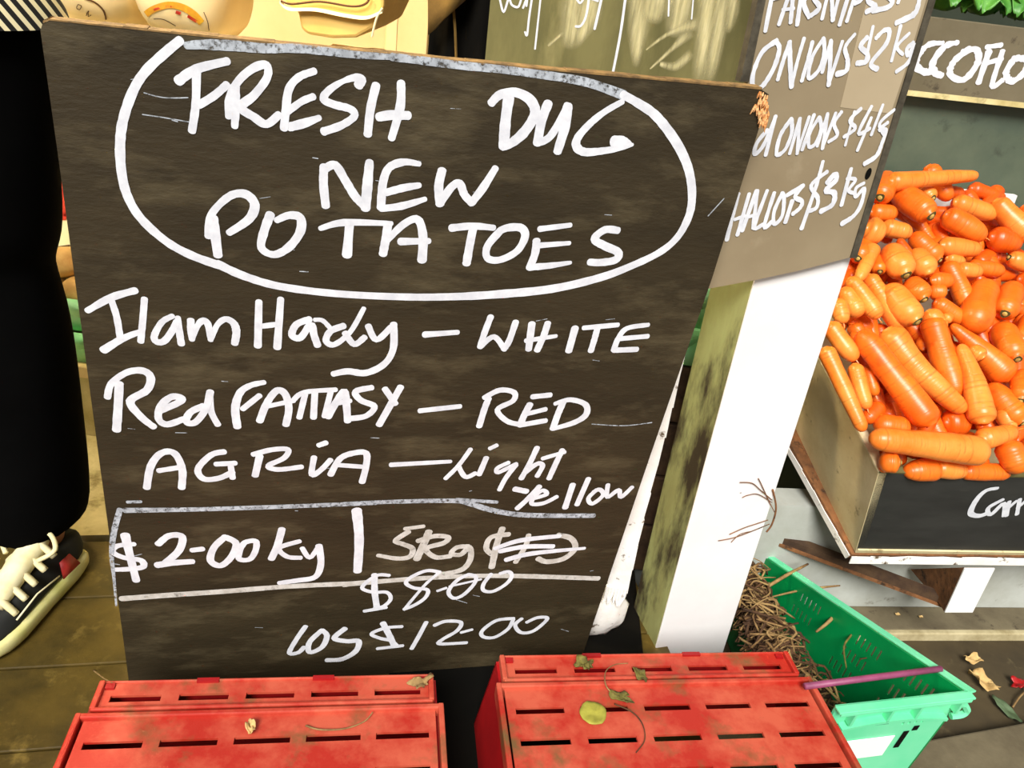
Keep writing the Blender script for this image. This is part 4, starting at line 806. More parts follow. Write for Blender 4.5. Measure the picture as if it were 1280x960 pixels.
CAR = [ # zoom, (crown x,y,r), (tip x,y,r), (offset crown, offset tip), crown?, material, label, [mid x,y]
 (U_, (555, 205, 44), (1030, 168, 24), (.052, .050), 0, 1, 'long slim carrot lying level on the very top of the heap'),
 (U_, (762, 118, 44), (885, 300, 36), (.018, .012), 0, 0, 'carrot end poking up behind the long level carrot at the top of the heap'),
 (U_, (512, 285, 52), (545, 175, 46), (.050, .010), 1, 0, 'short carrot with its crown facing out, just right of the sign near the heap top'),
 (U_, (786, 385, 62), (585, 235, 56), (.060, .020), 1, 0, 'thick carrot with a wide ringed crown, below the long level carrot'),
 (U_, (795, 288, 38), (740, 240, 34), (.030, .010), 1, 1, 'pale carrot crown tucked under the long level carrot'),
 (U_, (455, 365, 42), (600, 375, 38), (.020, .028), 0, 0, 'small blunt carrot below the short crown-out carrot beside the sign'),
 (U_, (900, 310, 44), (1130, 385, 36), (.030, .032), 0, 1, 'pale carrot right of the thick ringed carrot, in front of the white back board'),
 (U_, (1120, 300, 44), (1330, 510, 60), (.045, .045), 0, 1, 'fat carrot slanting down against the white back board at the right'),
 (U_, (850, 375, 56), (1075, 500, 46), (.038, .040), 0, 0, 'bent carrot with a hair root at its tip, right of the thick ringed carrot'),
 (U_, (830, 540, 44), (1045, 565, 36), (.034, .030), 0, 1, 'short pale spindle-shaped carrot in the upper middle of the heap'),
 (U_, (430, 450, 66), (525, 490, 52), (.040, .040), 0, 1, 'lumpy pale carrot end right beside the lower corner of the sign'),
 (U_, (520, 440, 42), (680, 478, 38), (.026, .034), 0, 1, 'stubby pale carrot under the thick ringed carrot'),
 (U_, (395, 610, 44), (440, 520, 40), (.040, .018), 1, 0, 'small carrot with a dark crown, next to the white post below the sign'),
 (U_, (480, 540, 36), (395, 730, 24), (.042, .040), 0, 1, 'thin pale carrot pointing down beside the white post'),
 (U_, (512, 680, 32), (485, 600, 36), (.036, .015), 1, 0, 'little carrot with a tiny crown, left of the fat crown-out carrot'),
 (U_, (652, 700, 64), (560, 560, 58), (.056, .028), 1, 1, 'fat carrot with a round open crown in the left middle of the heap'),
 (U_, (610, 510, 20), (685, 615, 24), (.034, .040), 0, 2, 'skinny orange carrot sliver between two fat carrots'),
 (U_, (775, 695, 56), (680, 570, 44), (.046, .034), 0, 1, 'smooth pale carrot end right of the fat open-crown carrot'),
 (U_, (830, 620, 46), (680, 480, 46), (.036, .024), 1, 0, 'medium carrot slanting down behind the smooth pale carrot end'),
 (U_, (865, 630, 40), (990, 890, 44), (.022, .020), 0, 0, 'orange carrot running down the middle of the heap'),
 (U_, (925, 670, 36), (1050, 685, 32), (.030, .030), 0, 1, 'short level carrot stub in the middle of the heap, below the spindle-shaped carrot'),
 (U_, (780, 730, 42), (905, 725, 32), (.034, .034), 0, 0, 'short blunt carrot right below the smooth pale carrot end'),
 (U_, (862, 795, 36), (775, 790, 40), (.030, .018), 1, 0, 'carrot with a dark hollow crown below the short blunt carrot'),
 (U_, (748, 830, 52), (650, 740, 52), (.036, .018), 1, 0, 'carrot with a ragged crown under the fat open-crown carrot'),
 (U_, (345, 715, 34), (505, 930, 44), (.040, .044), 0, 1, 'smooth carrot second from the white post in the left column'),
 (U_, (315, 770, 40), (400, 920, 46), (.030, .034), 0, 1, 'short smooth carrot wedged beside the white post'),
 (L_, (285, -20, 42), (318, 105, 34), (.032, .032), 0, 1, 'carrot end touching the white post, left of the short smooth carrot'),
 (U_, (445, 700, 36), (625, 990, 46), (.028, .030), 0, 1, 'slender carrot in the left column reaching under the big ringed carrot'),
 (L_, (712, 95, 64), (545, -90, 66), (.058, .030), 1, 1, 'big carrot with a broken white crown, in the centre left of the heap'),
 (U_, (760, 890, 46), (850, 1000, 40), (.030, .030), 0, 1, 'carrot stump right of the broken white crown'),
 (U_, (800, 840, 38), (970, 950, 38), (.028, .026), 0, 0, 'carrot lying under the long orange one, pointing right and down'),
 (U_, (1085, 745, 56), (1010, 985, 82), (.030, .044), 0, 0, 'broad orange carrot with crease rings, right of centre'),
 (U_, (1178, 905, 54), (1230, 755, 54), (.050, .026), 1, 0, 'orange carrot hanging crown-down near the right edge'),
 (U_, (985, 650, 34), (1170, 680, 36), (.020, .022), 0, 0, 'carrot lying level behind the broad creased carrot'),
 (U_, (1200, 605, 38), (1310, 650, 42), (.036, .030), 1, 1, 'pale carrot with a small crown at the right, under the reddish carrot'),
 (U_, (1090, 495, 60), (1260, 540, 44), (.024, .028), 0, 2, 'reddish carrot with a snapped end at the upper right'),
 (U_, (1270, 330, 40), (1380, 470, 40), (.030, .030), 0, 0, 'carrot at the far right edge below the white back board'),
 (U_, (860, 605, 30), (960, 635, 26), (.020, .020), 0, 1, 'thin carrot stub right of the medium slanting carrot'),
 (U_, (1240, 720, 50), (1370, 780, 50), (.020, .020), 0, 2, 'deep orange carrot at the right edge below the pale small-crowned one'),
 (L_, (235, 100, 42), (385, 300, 42), (.042, .040), 0, 1, 'pale carrot leaning on the left side board, upper one'),
 (L_, (215, 230, 40), (425, 680, 30), (.046, .030), 0, 1, 'long curving carrot lying along the left side board', (320, 450)),
 (L_, (375, 320, 38), (445, 560, 34), (.036, .034), 0, 1, 'short knobbly carrot right of the long curving one'),
 (L_, (445, 330, 34), (490, 490, 28), (.022, .020), 0, 0, 'small carrot tucked behind the short knobbly one'),
 (L_, (790, 645, 66), (400, 145, 52), (.062, .056), 0, 0, 'longest thick carrot slanting through the front left of the heap'),
 (L_, (545, 135, 70), (965, 575, 38), (.044, .048), 0, 1, 'kinked carrot with a yellow scrape, right of the longest thick one', (690, 330)),
 (L_, (780, 70, 52), (925, 500, 60), (.030, .026), 0, 0, 'dark-ringed orange carrot standing in the centre of the heap'),
 (L_, (1205, 400, 72), (890, 110, 20), (.034, .032), 0, 0, 'tapering carrot with a hairy tip at its upper left end'),
 (L_, (1062, 640, 66), (940, 215, 24), (.056, .052), 0, 1, 'bottle-shaped carrot with the thin end up, in the right middle', (1010, 400)),
 (L_, (1065, 290, 38), (1000, 235, 34), (.052, .040), 0, 1, 'round pale carrot end beside the bottle-shaped carrot'),
 (L_, (1245, 295, 56), (1150, 110, 62), (.046, .022), 1, 0, 'stout carrot with a pale crown at the right, below the crown-down one'),
 (L_, (1265, 200, 40), (1330, 60, 44), (.032, .030), 0, 0, 'carrot cut by the right edge above the stout pale-crowned one'),
 (L_, (1275, 635, 62), (1085, 430, 52), (.046, .024), 1, 0, 'carrot with a dark crown low at the right edge'),
 (L_, (1262, 515, 44), (1280, 370, 52), (.056, .040), 1, 0, 'carrot with a white-flecked crown at the right edge'),
 (L_, (1150, 560, 40), (1210, 680, 36), (.034, .032), 0, 1, 'smooth carrot end behind the long level front carrot, right'),
 (L_, (1075, 790, 70), (460, 715, 52), (.054, .054), 0, 1, 'long pale carrot lying level along the front of the heap'),
 (L_, (1040, 725, 52), (1240, 672, 34), (.044, .044), 0, 1, 'pale carrot tip crossing behind the right end of the long level front carrot'),
 (L_, (660, 668, 50), (480, 640, 50), (.030, .026), 1, 0, 'carrot with its crown behind the long level front carrot'),
 (L_, (618, 845, 50), (510, 835, 46), (.034, .022), 1, 0, 'carrot with a neat round crown below the long level front carrot'),
 (L_, (830, 878, 58), (640, 896, 40), (.006, .002), 0, 0, 'carrot against the black front board, left of the pale flat one'),
 (L_, (800, 874, 46), (970, 892, 40), (.012, .006), 0, 1, 'pale flat carrot against the black front board'),
 (L_, (945, 893, 40), (1200, 897, 40), (.002, .002), 0, 0, 'carrot along the black front board at the right'),
 (L_, (515, 540, 42), (430, 625, 34), (.020, .022), 0, 2, 'short reddish carrot below the small tucked one at the left'),
 (L_, (850, 635, 62), (965, 635, 58), (.014, .014), 0, 2, 'dark orange carrot in the gap under the dark-ringed one'),
 (L_, (1180, 730, 62), (1265, 900, 54), (.034, .026), 0, 0, 'carrot hanging down at the front right corner'),
 (L_, (548, 880, 22), (508, 872, 18), (.012, .010), 0, 0, 'tiny carrot tip at the front left corner of the crate'),
 (L_, (1120, 20, 40), (1080, 160, 40), (.010, .010), 0, 2, 'deep orange carrot behind the stout pale-crowned one'),
 (L_, (860, 85, 26), (890, 60, 20), (.036, .034), 0, 1, 'small forked carrot tip beside the dark-ringed one'),
 (L_, (1290, 790, 50), (1420, 700, 44), (.02, .03), 0, 0, 'carrot just past the right edge at the crate front'),
]
for i, c in enumerate(CAR):
    z, a, b, off, crown, mk, lab = c[:7]
    p0, p1 = cpt(z, a[0], a[1], off[0]), cpt(z, b[0], b[1], off[1])
    r0, r1 = 1.2 * a[2] / z[2] / FPX * depth(p0), 1.2 * b[2] / z[2] / FPX * depth(p1)
    mid = cpt(z, c[7][0], c[7][1], (off[0] + off[1]) / 2) if len(c) > 7 else None
    make_carrot(p0, p1, r0, r1, lab, None, bool(crown), mid, mk, i)
rs = random.Random(21)
for lay, (nn_, off) in enumerate(((120, -.004), (70, -.034), (46, -.008))):
    for i in range(nn_):
        bb2 = (i + rs.random()) / nn_ * .56 + .012; sk = cB.dot(cR)
        aa = rs.uniform(.045, .46 - sk * bb2) if lay < 2 else rs.uniform(.036, .11)
        a = rs.uniform(-.8, .8) + (math.pi / 2 if rs.random() < .55 else 0)
        if lay == 2: a = math.pi / 2 + rs.uniform(-.2, .2)
        hl = rs.uniform(.038, .062)
        c = CO + cR * aa + cB * bb2; c.z += (off + rs.uniform(-.008, .006) - (c - PF).dot(pNn)) / pNn.z
        dB = (cB - pNn * cB.dot(pNn)).normalized()
        d = (cR * math.cos(a) + dB * math.sin(a) + pNn * rs.uniform(-.12, .12)).normalized() * hl
        p0, p1 = c - d, c + d
        if rs.random() < .5: p0, p1 = p1, p0
        ok_ = True
        for p in (p0, p1):
            v_ = (p - CO); bq = Vector((v_.x, v_.y, 0)); n2 = Vector((-cR.y, cR.x, 0)); tb = bq.dot(n2) / cB.dot(n2); ta = bq.dot(cR) - sk * tb
            if tb < .020 or tb > .575 or ta < .034 or ta > .57: ok_ = False
        if not ok_: continue
        make_carrot(p0, p1, rs.uniform(.014, .019), rs.uniform(.008, .013), 'carrot mostly hidden beneath the other carrots of the heap', 'carrots deep in the heap', False, None, rs.choice((0, 2, 2)), 100 + i + 200 * lay)

# ------------------------------------------------------------------ bench, trays of potatoes, paper sacks
bn = thing('display_bench', 'low pale bench behind the potato board carrying sacks', 'bench', (-.8, 1.75, 0))
BT = .195
bm = bmesh.new(); wbox(bm, -1.75, -.31, 1.46, 2.25, BT - .03, BT); link('bench_top', bm, M['cream_dim'], bn, bevel=.003)
bm = bmesh.new(); wbox(bm, -1.72, -.33, 1.48, 1.50, -.004, BT - .03); link('front_panel', bm, M['concrete'], bn)
for x in (-1.70, -.38):
    bm = bmesh.new(); wbox(bm, x, x + .05, 2.18, 2.23, -.004, BT - .03); link('leg', bm, M['cream_dim'], bn)
def potato(c, r, seed, label, group=None):
    bm = bmesh.new(); bmesh.ops.create_icosphere(bm, subdivisions=3, radius=1)
    for v in bm.verts:
        d = 1 + .16 * noise.noise(v.co * 1.3 + Vector((seed, 0, 0))); v.co = Vector((v.co.x * r * 1.25 * d, v.co.y * r * d, v.co.z * r * .9 * d))
    o = link('potato', bm, M['potato'], smooth=True); o.location = c; o.rotation_euler = (0, 0, seed * 1.3); return tag(o, label, 'potato', group)
def tray(x0, x1, y0, y1, z0, h, label, group=None):
    t = thing('green_tray', label, 'tray', ((x0 + x1) / 2, (y0 + y1) / 2, z0), group)
    loop = []; n = 26
    for (ax, ay), (bx, by) in (((x0, y0), (x1, y0)), ((x1, y0), (x1, y1)), ((x1, y1), (x0, y1)), ((x0, y1), (x0, y0))):
        for k in range(n): loop.append(Vector((ax + (bx - ax) * k / n, ay + (by - ay) * k / n, 0)))
    cx_, cy_ = (x0 + x1) / 2, (y0 + y1) / 2; bm = bmesh.new(); rings = []
    def ring(sc, z, wav=0):
        r = []
        for i, p in enumerate(loop):
            w_ = wav * abs(math.sin(i * math.pi / 4.33)); q = Vector((cx_ + (p.x - cx_) * sc, cy_ + (p.y - cy_) * sc, z0 + z - w_)); r.append(bm.verts.new(q))
        return r
    R1 = [ring(.90, 0), ring(.92, h * .5), ring(.955, h), ring(1.0, h + .004), ring(1.01, h - .012, .026)]
    for a, b in zip(R1, R1[1:]):
        for i in range(len(loop)): bm.faces.new((a[i], a[(i + 1) % len(loop)], b[(i + 1) % len(loop)], b[i]))
    bm.faces.new(R1[0][::-1])
    o = link('tray_body', bm, M['lime'], t, smooth=True); s = o.modifiers.new('thick', 'SOLIDIFY'); s.thickness = .003
    return t
# left tray
lt = aty(90, 372, 1.50)
tray(-1.33, -.93 + .0, 1.47, 1.72, BT, .075, 'pale green scalloped tray of potatoes on the low bench, left of the board', 'potato trays')
tray(-1.32, -.925, 1.475, 1.72, BT + .078, .075, 'pale green scalloped tray stacked on the left tray', 'potato trays')
rs = random.Random(9)
pc = 0
for i in range(5):
    for j in range(3):
        c = Vector((-1.26 + .072 * i, 1.53 + .07 * j, BT + .078 + .072 + rs.uniform(-.004, .006) + (.012 if j == 1 else 0)))
        potato(c, .035, pc, 'pale potato in the upper green tray left of the board', 'potatoes in the left tray'); pc += 1
for i, x in enumerate((-1.19, -1.10, -1.02)): potato(Vector((x, 1.56 + .02 * (i % 2), BT + .078 + .125)), .037, 40 + i, 'pale potato heaped on top in the left green tray', 'potatoes in the left tray')
# right stack of trays
rx = aty(903, 440, 1.31)
bx_ = thing('wooden_box', 'dark wooden box under the stacked trays between board and post', 'box', (.2, 1.32, 0))
for z_ in range(4):
    bm = bmesh.new(); wbox(bm, .06, .335, 1.275, 1.365, .002 + .124 * z_, .119 + .124 * z_); link('slat', bm, M['dark_wood'], bx_, bevel=.002)
tray(.05, rx.x, 1.27, 1.37, .500, .070, 'lower pale green scalloped tray on the dark box between board and post')
tray(.05, rx.x + .012, 1.27, 1.37, .574, .074, 'upper pale green scalloped tray of potatoes between board and post')
for i in range(5): potato(Vector((rx.x - .025 - .068 * i, 1.315, .574 + .074 + .016)), .036, 60 + i, 'pale potato in the upper green tray between board and post', 'potatoes in the right tray')
# sacks
def sack(cx_, cy_, z0, wx, wy, h, seed, label, m, group='paper potato sacks'):
    bm = bmesh.new(); bmesh.ops.create_cube(bm, size=2); bmesh.ops.subdivide_edges(bm, edges=bm.edges, cuts=11, use_grid_fill=True)
    for v in bm.verts:
        x, y, z = v.co; p = 3.6
        l = (abs(x) ** p + abs(y) ** p + abs(z) ** p) ** (1 / p); x, y, z = x / l, y / l, z / l
        k = 1 + .05 * noise.noise(Vector((x * 2 + seed, y * 2, z * 2))) + .02 * noise.noise(Vector((x * 6, y * 6 + seed, z * 6)))
        v.co = Vector((cx_ + x * wx * k, cy_ + y * wy * k, z0 + h / 2 + z * h / 2 * (1 + .03 * noise.noise(Vector((x * 3, seed, y * 3))))))
    zm = min(v.co.z for v in bm.verts)
    for v in bm.verts: v.co.z += z0 - zm
    t = thing('paper_sack', label, 'sack', (cx_, cy_, z0), group)
    b = BVHTree.FromBMesh(bm); link('sack_body', bm, m, t, smooth=True); return t, b
def print_on(t, b, name, data, m, lab=None):
    """inked bands that follow the sack's surface"""
    bm = bmesh.new(); ok = False
    for z, pts, w_ in data:
        ox, oy, sc = ZO[z]; pts = [Vector((x, y, 0)) for x, y in pts]; pts = crom(pts, 8) if len(pts) > 2 else [pts[0].lerp(pts[1], i / 8) for i in range(9)]
        rows = []
        for i, p in enumerate(pts):
            tg = (pts[min(i + 1, len(pts) - 1)] - pts[max(i - 1, 0)]).normalized(); nn = Vector((-tg.y, tg.x, 0)); row = []
            for s in (-.5, 0, .5):
                q = p + nn * w_ * s; d = ray(ox + q.x / sc, oy + q.y / sc).normalized(); hit = b.ray_cast(CAM, d)
                row.append(hit[0] + hit[1] * .0015 if hit[0] else None)
            rows.append(row)
        for r1, r2 in zip(rows, rows[1:]):
            for k in range(2):
                f = (r1[k], r1[k + 1], r2[k + 1], r2[k])
                if all(x is not None for x in f): bm.faces.new([bm.verts.new(x) for x in f]); ok = True
    if not ok: bm.free(); return
    o = link(name, bm, m, t)
    if lab: o['label'] = lab
YS = 1.74
sA = aty(80, 330, YS)
tA, bA = sack(-1.14, 1.90, BT, .16, .14, .665, 1, 'cream paper sack with red print, seen in the gap left of the board', M['bag'])
print_on(tA, bA, 'red_print', [('P', [(64, 178), (70, 200), (75, 225), (77, 250), (79, 275)], 9), ('P', [(64, 262), (86, 268)], 7)], M['print_red'], 'red printed band')
print_on(tA, bA, 'brown_print', [('P', [(60, 312), (88, 308)], 5), ('P', [(62, 325), (90, 322)], 5)], M['print_brown'])
sack(-.77, 1.92, BT, .17, .14, .66, 2, 'cream paper sack standing on the bench behind the board, under the yellow-printed sack', M['bag'])
sack(-.44, 1.84, BT, .14, .14, .69, 3, 'cream paper sack whose rounded top shows just under the folded kraft sack', M['bag'])
p1_, p2_ = aty(118, 0, YS), aty(215, 0, YS)
t1, b1_ = sack(p1_.x - .035, 1.88, BT + .664, .115, .14, .34, 4, 'cream paper sack with brown printed curves at the top left beside the striped shirt', M['bag'])
print_on(t1, b1_, 'brown_print', [('Q', [(420, -10), (480, 15), (520, 55), (530, 95)], 9), ('Q', [(392, 22), (385, 40), (400, 48), (408, 30), (392, 22)], 4), ('Q', [(430, 75), (445, 55), (440, 78), (455, 72)], 4)], M['print_brown'], 'brown printed curves')
t2, b2_ = sack(p2_.x, 1.86, BT + .659, .105, .13, .34, 5, 'cream paper sack with a yellow and red printed arch at the top of the photo', M['bag'])
print_on(t2, b2_, 'yellow_print', [('Q', [(730, 72), (770, 45), (840, 25), (910, 35), (970, 70), (1010, 115)], 34)], M['print_yellow'], 'yellow printed arch')
print_on(t2, b2_, 'red_print', [('Q', [(770, 50), (800, 38)], 12), ('Q', [(880, 60), (905, 68)], 16), ('Q', [(940, 80), (985, 108)], 14), ('Q', [(830, 30), (860, 34)], 8)], M['print_red'])
print_on(t2, b2_, 'brown_print', [('Q', [(770, 95), (820, 98), (880, 130)], 4), ('Q', [(1020, 60), (1040, 110), (1045, 150)], 4)], M['print_brown'])
# folded kraft sack lying end-on
kz = aty(415, 46, 1.66)
ks_ = thing('kraft_sack', 'kraft paper sack with folded brown-edged end, lying beside the cream background post', 'sack', (kz.x, 1.80, kz.z))
e = [(372, 14), (376, 36), (384, 43), (415, 48), (445, 47), (468, 34), (480, 8), (482, -60), (352, -60), (356, 4)]
q = [aty(x, y, 1.66) for x, y in e]
bm = bmesh.new(); back = [Vector((0, .30, .0)) + (q[0] + Vector((.06, 0, .1)) - p) * .04 for p in q]; hexa(bm, q, back); link('sack_body', bm, M['kraft'], ks_, bevel=.006)
bm = bmesh.new()
fl = crom([aty(x, y, 1.652) for x, y in ((350, 0), (362, 9), (395, 10), (430, 17), (458, 20), (478, 12))], 5)
for a, b in zip(fl, fl[1:]): hexa(bm, [a, b, b - Z * .006 - Y * .004, a - Z * .006 - Y * .004], Y * .012)
link('folded_flap', bm, M['bag'], ks_)['label'] = 'pale folded flap'
bm = bmesh.new(); tube(bm, crom([aty(x, y, 1.650) for x, y in ((351, 1), (365, 5), (400, 2), (440, 8), (458, 4), (463, -8))], 5), .0022, 6); link('stitching', bm, M['print_brown'], ks_)['label'] = 'brown edge line'
bm = bmesh.new(); tube(bm, crom([aty(x, y, 1.650) for x, y in ((478, 10), (472, 20), (468, 32), (465, 46))], 4), .0024, 6); link('string', bm, M['bag'], ks_)['label'] = 'loose pale string'
# cream column, dark curtain, brown cloth
ca, cb2 = aty(480, 62, 2.28), aty(533, 66, 2.28)
cp = thing('cream_post', 'cream painted post in the background between the kraft sack and the black curtain', 'post', ((ca.x + cb2.x) / 2, 1.98, 0))
bm = bmesh.new(); sl2 = .04; wbox(bm, ca.x, cb2.x, 2.28, 2.36, -.004, 2.46); link('shaft', bm, M['cream_dim'], cp, bevel=.003)
bm = bmesh.new(); wbox(bm, ca.x + .006, ca.x + .034, 2.275, 2.28, -.004, 2.46); link('edge_strip', bm, M['cream'], cp)
kx0, kx1 = aty(533, 66, 1.78).x, aty(640, 66, 1.78).x
bk_ = thing('black_curtain', 'black curtain hanging in the gap left of the smeared chalkboard', 'curtain', ((kx0 + kx1) / 2, 1.80, .0))
bm = bmesh.new(); N_ = 40; rows = []
for z in (0.0, .8, 1.6, 2.46):
    rows.append([bm.verts.new(Vector((kx0 + (kx1 - kx0 + .25) * i / N_, 1.80 + .012 * math.sin(i * 1.1), z))) for i in range(N_ + 1)])
for a, b in zip(rows, rows[1:]):
    for i in range(N_): bm.faces.new((a[i], a[i + 1], b[i + 1], b[i]))
o = link('cloth', bm, M['blackcloth'], bk_, smooth=True); s = o.modifiers.new('thick', 'SOLIDIFY'); s.thickness = .004
bc = thing('brown_sackcloth', 'brown sackcloth corner hanging in front of the black curtain, beside the cream post', 'cloth', aty(540, 40, 1.74))
bm = bmesh.new(); top_ = [(534, -160), (560, -160), (585, -160), (610, -160), (640, -160)]; bot = [(535, 44), (545, 36), (556, 24), (568, 12), (580, 0)]
g = [[aty(t[0] + (b[0] - t[0]) * k / 8, t[1] + (b[1] - t[1]) * k / 8, 1.745 - .010 * math.sin(i * 1.7 + k * .5)) for k in range(9)] for i, (t, b) in enumerate(zip(top_, bot))]
V = [[bm.verts.new(p) for p in r] for r in g]
for i in range(4):
    for k in range(8): bm.faces.new((V[i][k], V[i + 1][k], V[i + 1][k + 1], V[i][k + 1]))
o = link('cloth', bm, M['sack_brown'], bc, smooth=True); s = o.modifiers.new('thick', 'SOLIDIFY'); s.thickness = .004
cord = bmesh.new(); tube(cord, [aty(567, 10, 1.76), aty(569, 40, 1.765), aty(570, 70, 1.77), aty(572, 300, 1.77)], .003, 6); link('cord', cord, M['sack_brown'], bc)['label'] = 'hanging cord'

# ------------------------------------------------------------------ dried vines and bits by the post
def vine(pix, r, label, m='straw_dark'):
    pts = crom([aty(x, y, yy) for x, y, yy in pix], 5); bm = bmesh.new(); tube(bm, pts, [r * (1 - .7 * i / len(pts)) for i in range(len(pts))], 6)
    return bm
pr = atp(977, 620, PA, PN).y
vn = thing('dried_vine', 'withered vine tendrils clinging to the right edge of the white post below the carrots', 'vine', aty(965, 640, pr - .01))
def vpt(x, y, o=.006): return atp(x, y, PA + PN * o, PN)
for i, (pix, r) in enumerate([([(965, 625), (950, 612), (940, 604), (925, 603)], .0016), ([(965, 628), (948, 618), (935, 619), (928, 622)], .0014), ([(960, 650), (945, 655), (930, 660), (912, 668)], .0016), ([(962, 655), (940, 664), (918, 672), (898, 676)], .0015), ([(968, 640), (962, 628), (952, 606), (948, 598)], .0016), ([(940, 664), (925, 668), (914, 678)], .0012), ([(966, 612), (970, 635), (965, 655), (958, 665)], .003)]):
    bm = bmesh.new(); tube(bm, crom([vpt(*p, .003) for p in pix], 5), r * .55, 6); link('tendril', bm, M['brown_wood'], vn, smooth=True)
leaf('fallen_leaf', 1214, 828, GZ + .004, .020, .012, .016, .2, 11, M['leaf_dry'], 'small upper dry leaf on the dark ground right of the green crate', amp=.6)
leaf('fallen_leaf', 1226, 856, GZ + .004, .018, .030, .020, .5, 12, M['leaf_dry'], 'larger curled dry leaf on the dark ground right of the green crate', amp=.4)
leaf('fallen_leaf', 1256, 888, GZ + .004, .012, .034, .008, .45, 13, M['leaf_dull'], 'grey-green wilted leaf on the ground below the curled dry leaf', amp=.2)
leaf('fallen_leaf', 1274, 858, GZ + .004, .020, .016, .014, .2, 14, M['red_dark'], 'dark red leaf scrap on the ground at the right edge', amp=.7)
bm = bmesh.new(); tube(bm, crom([atz(1266, 884, GZ + .006), atz(1274, 872, GZ + .012), atz(1284, 862, GZ + .01)], 4), .002, 6); tag(link('plant_stem', bm, M['straw'], smooth=True), 'pale stalk beside the wilted leaf at the right edge', 'stem')
for i, (x, y, l_) in enumerate(((1122, 769, 'pale crumb on the brown step under the slanting rail'), (1150, 772, 'pale crumb on the brown step, right of the other crumb'))):
    bm = bmesh.new(); crumple(bm, O0, .006, .004, .004, .3 * i, 30 + i, .5); o = link('crumb', bm, M['leaf_dry'], smooth=True); o.location = atz(x, y, GZ + .024); tag(o, l_, 'crumb')

# ------------------------------------------------------------------ the person
pe = thing('person', 'person in black wide trousers, striped top and black sneakers standing left of the board', 'person', (-.92, 1.0, 0))
def skinmesh(name, verts, edges, root, m, parent, sub=2):
    me = bpy.data.meshes.new(name); me.from_pydata([v[:3] for v in verts], edges, []); o = bpy.data.objects.new(name, me); COL.objects.link(o)
    o.modifiers.new('skin', 'SKIN').use_smooth_shade = True
    for i, v in enumerate(verts):
        r = v[3]; o.data.skin_vertices[0].data[i].radius = r if isinstance(r, tuple) else (r, r)
        o.data.skin_vertices[0].data[i].use_root = (i == root)
    s = o.modifiers.new('sub', 'SUBSURF'); s.levels = sub; s.render_levels = sub
    me.materials.append(m); o.parent = parent; o.matrix_parent_inverse = Matrix.Translation(parent.location).inverted(); return o
px0 = -.935; LX, RX = -.825, -1.045; BY = 1.045
V = [(px0, BY, .93, (.13, .09)), (px0, BY, 1.08, (.125, .085)), (px0, BY, 1.25, (.14, .09)), (px0, BY, 1.38, (.11, .07)), (px0, BY - .005, 1.44, .048), (px0, BY - .01, 1.50, .045), (px0, BY - .02, 1.56, (.07, .085)), (px0, BY - .02, 1.63, (.072, .09)), (px0, BY - .01, 1.69, (.05, .06))]
Eg = [(i, i + 1) for i in range(8)]
def chain(base, pts):
    for p in pts: V.append(p); Eg.append((base, len(V) - 1)); base = len(V) - 1
    return base
for sx, hx in ((1, LX), (-1, RX)):
    a = chain(0, [(px0 + sx * .095, BY, .86, .085), (hx, BY + .005, .49, .055), (hx + .004 * sx, BY + .012, .28, .05), (hx + .02 * (sx > 0), BY + .015, .10, .034), (hx + .02 * (sx > 0), BY - .02, .055, .034), (hx + .01 * (sx > 0), BY - .12, .04, .032)])
    s = chain(3, [(px0 + sx * .16, BY, 1.37, .05), (px0 + sx * .19, BY + .03, 1.13, .038), (px0 + sx * .06, BY - .17, 1.16, .028), (px0 - sx * .02, BY - .215, 1.19, (.022, .03))])
    hb = V[s]
    for k, (dx, dz, L) in enumerate(((.0, .028, .062), (.0, .010, .070), (.0, -.008, .066), (.0, -.024, .052))):
        d = -sx
        chain(s, [(hb[0] + d * .030, hb[1] - .004, hb[2] + dz, .009), (hb[0] + d * (.030 + L * .5), hb[1] - .010, hb[2] + dz * 1.1, .0085), (hb[0] + d * (.030 + L), hb[1] + .008, hb[2] + dz * 1.1, .007)])
    chain(s, [(hb[0] + d * .008, hb[1] - .005, hb[2] + .036, .010), (hb[0] + d * .032, hb[1] - .012, hb[2] + .058, .0085)])
skinmesh('body', V, Eg, 0, M['skin'], pe)
# face: nose, ears, eyes
hc = Vector((px0, BY - .02, 1.60))
bm = bmesh.new()
tube(bm, [hc + Vector((0, -.082, .025)), hc + Vector((0, -.098, .0)), hc + Vector((0, -.108, -.016)), hc + Vector((0, -.088, -.026))], [.006, .009, .012, .007], 8)
for s in (-1, 1): tube(bm, crom([hc + Vector((s * .072, 0, .022)), hc + Vector((s * .084, .012, .008)), hc + Vector((s * .074, .006, -.022))], 4), .008, 8)
link('face_features', bm, M['skin'], pe, smooth=True)
for s in (-1, 1):
    bm = bmesh.new(); bmesh.ops.create_uvsphere(bm, u_segments=12, v_segments=8, radius=.011)
    for v in bm.verts: v.co += hc + Vector((s * .030, -.076, .022))
    link('eye', bm, M['hair'], pe, smooth=True)
bm = bmesh.new(); tube(bm, crom([hc + Vector((-.024, -.083, -.046)), hc + Vector((0, -.092, -.044)), hc + Vector((.024, -.083, -.046))], 4), .005, 6); link('mouth', bm, M['patch'], pe, smooth=True)
bm = bmesh.new(); bmesh.ops.create_icosphere(bm, subdivisions=4, radius=1)
for v in list(bm.verts):
    c = v.co
    if c.y < -.25 and c.z < .45: v.co = Vector((c.x, -.2, max(c.z, .42)))
for v in bm.verts: v.co = Vector((v.co.x * .090, v.co.y * .108 + .012, v.co.z * .125 + .028)) * (1 + .03 * noise.noise(v.co * 6)) + hc
link('hair', bm, M['hair'], pe, smooth=True)
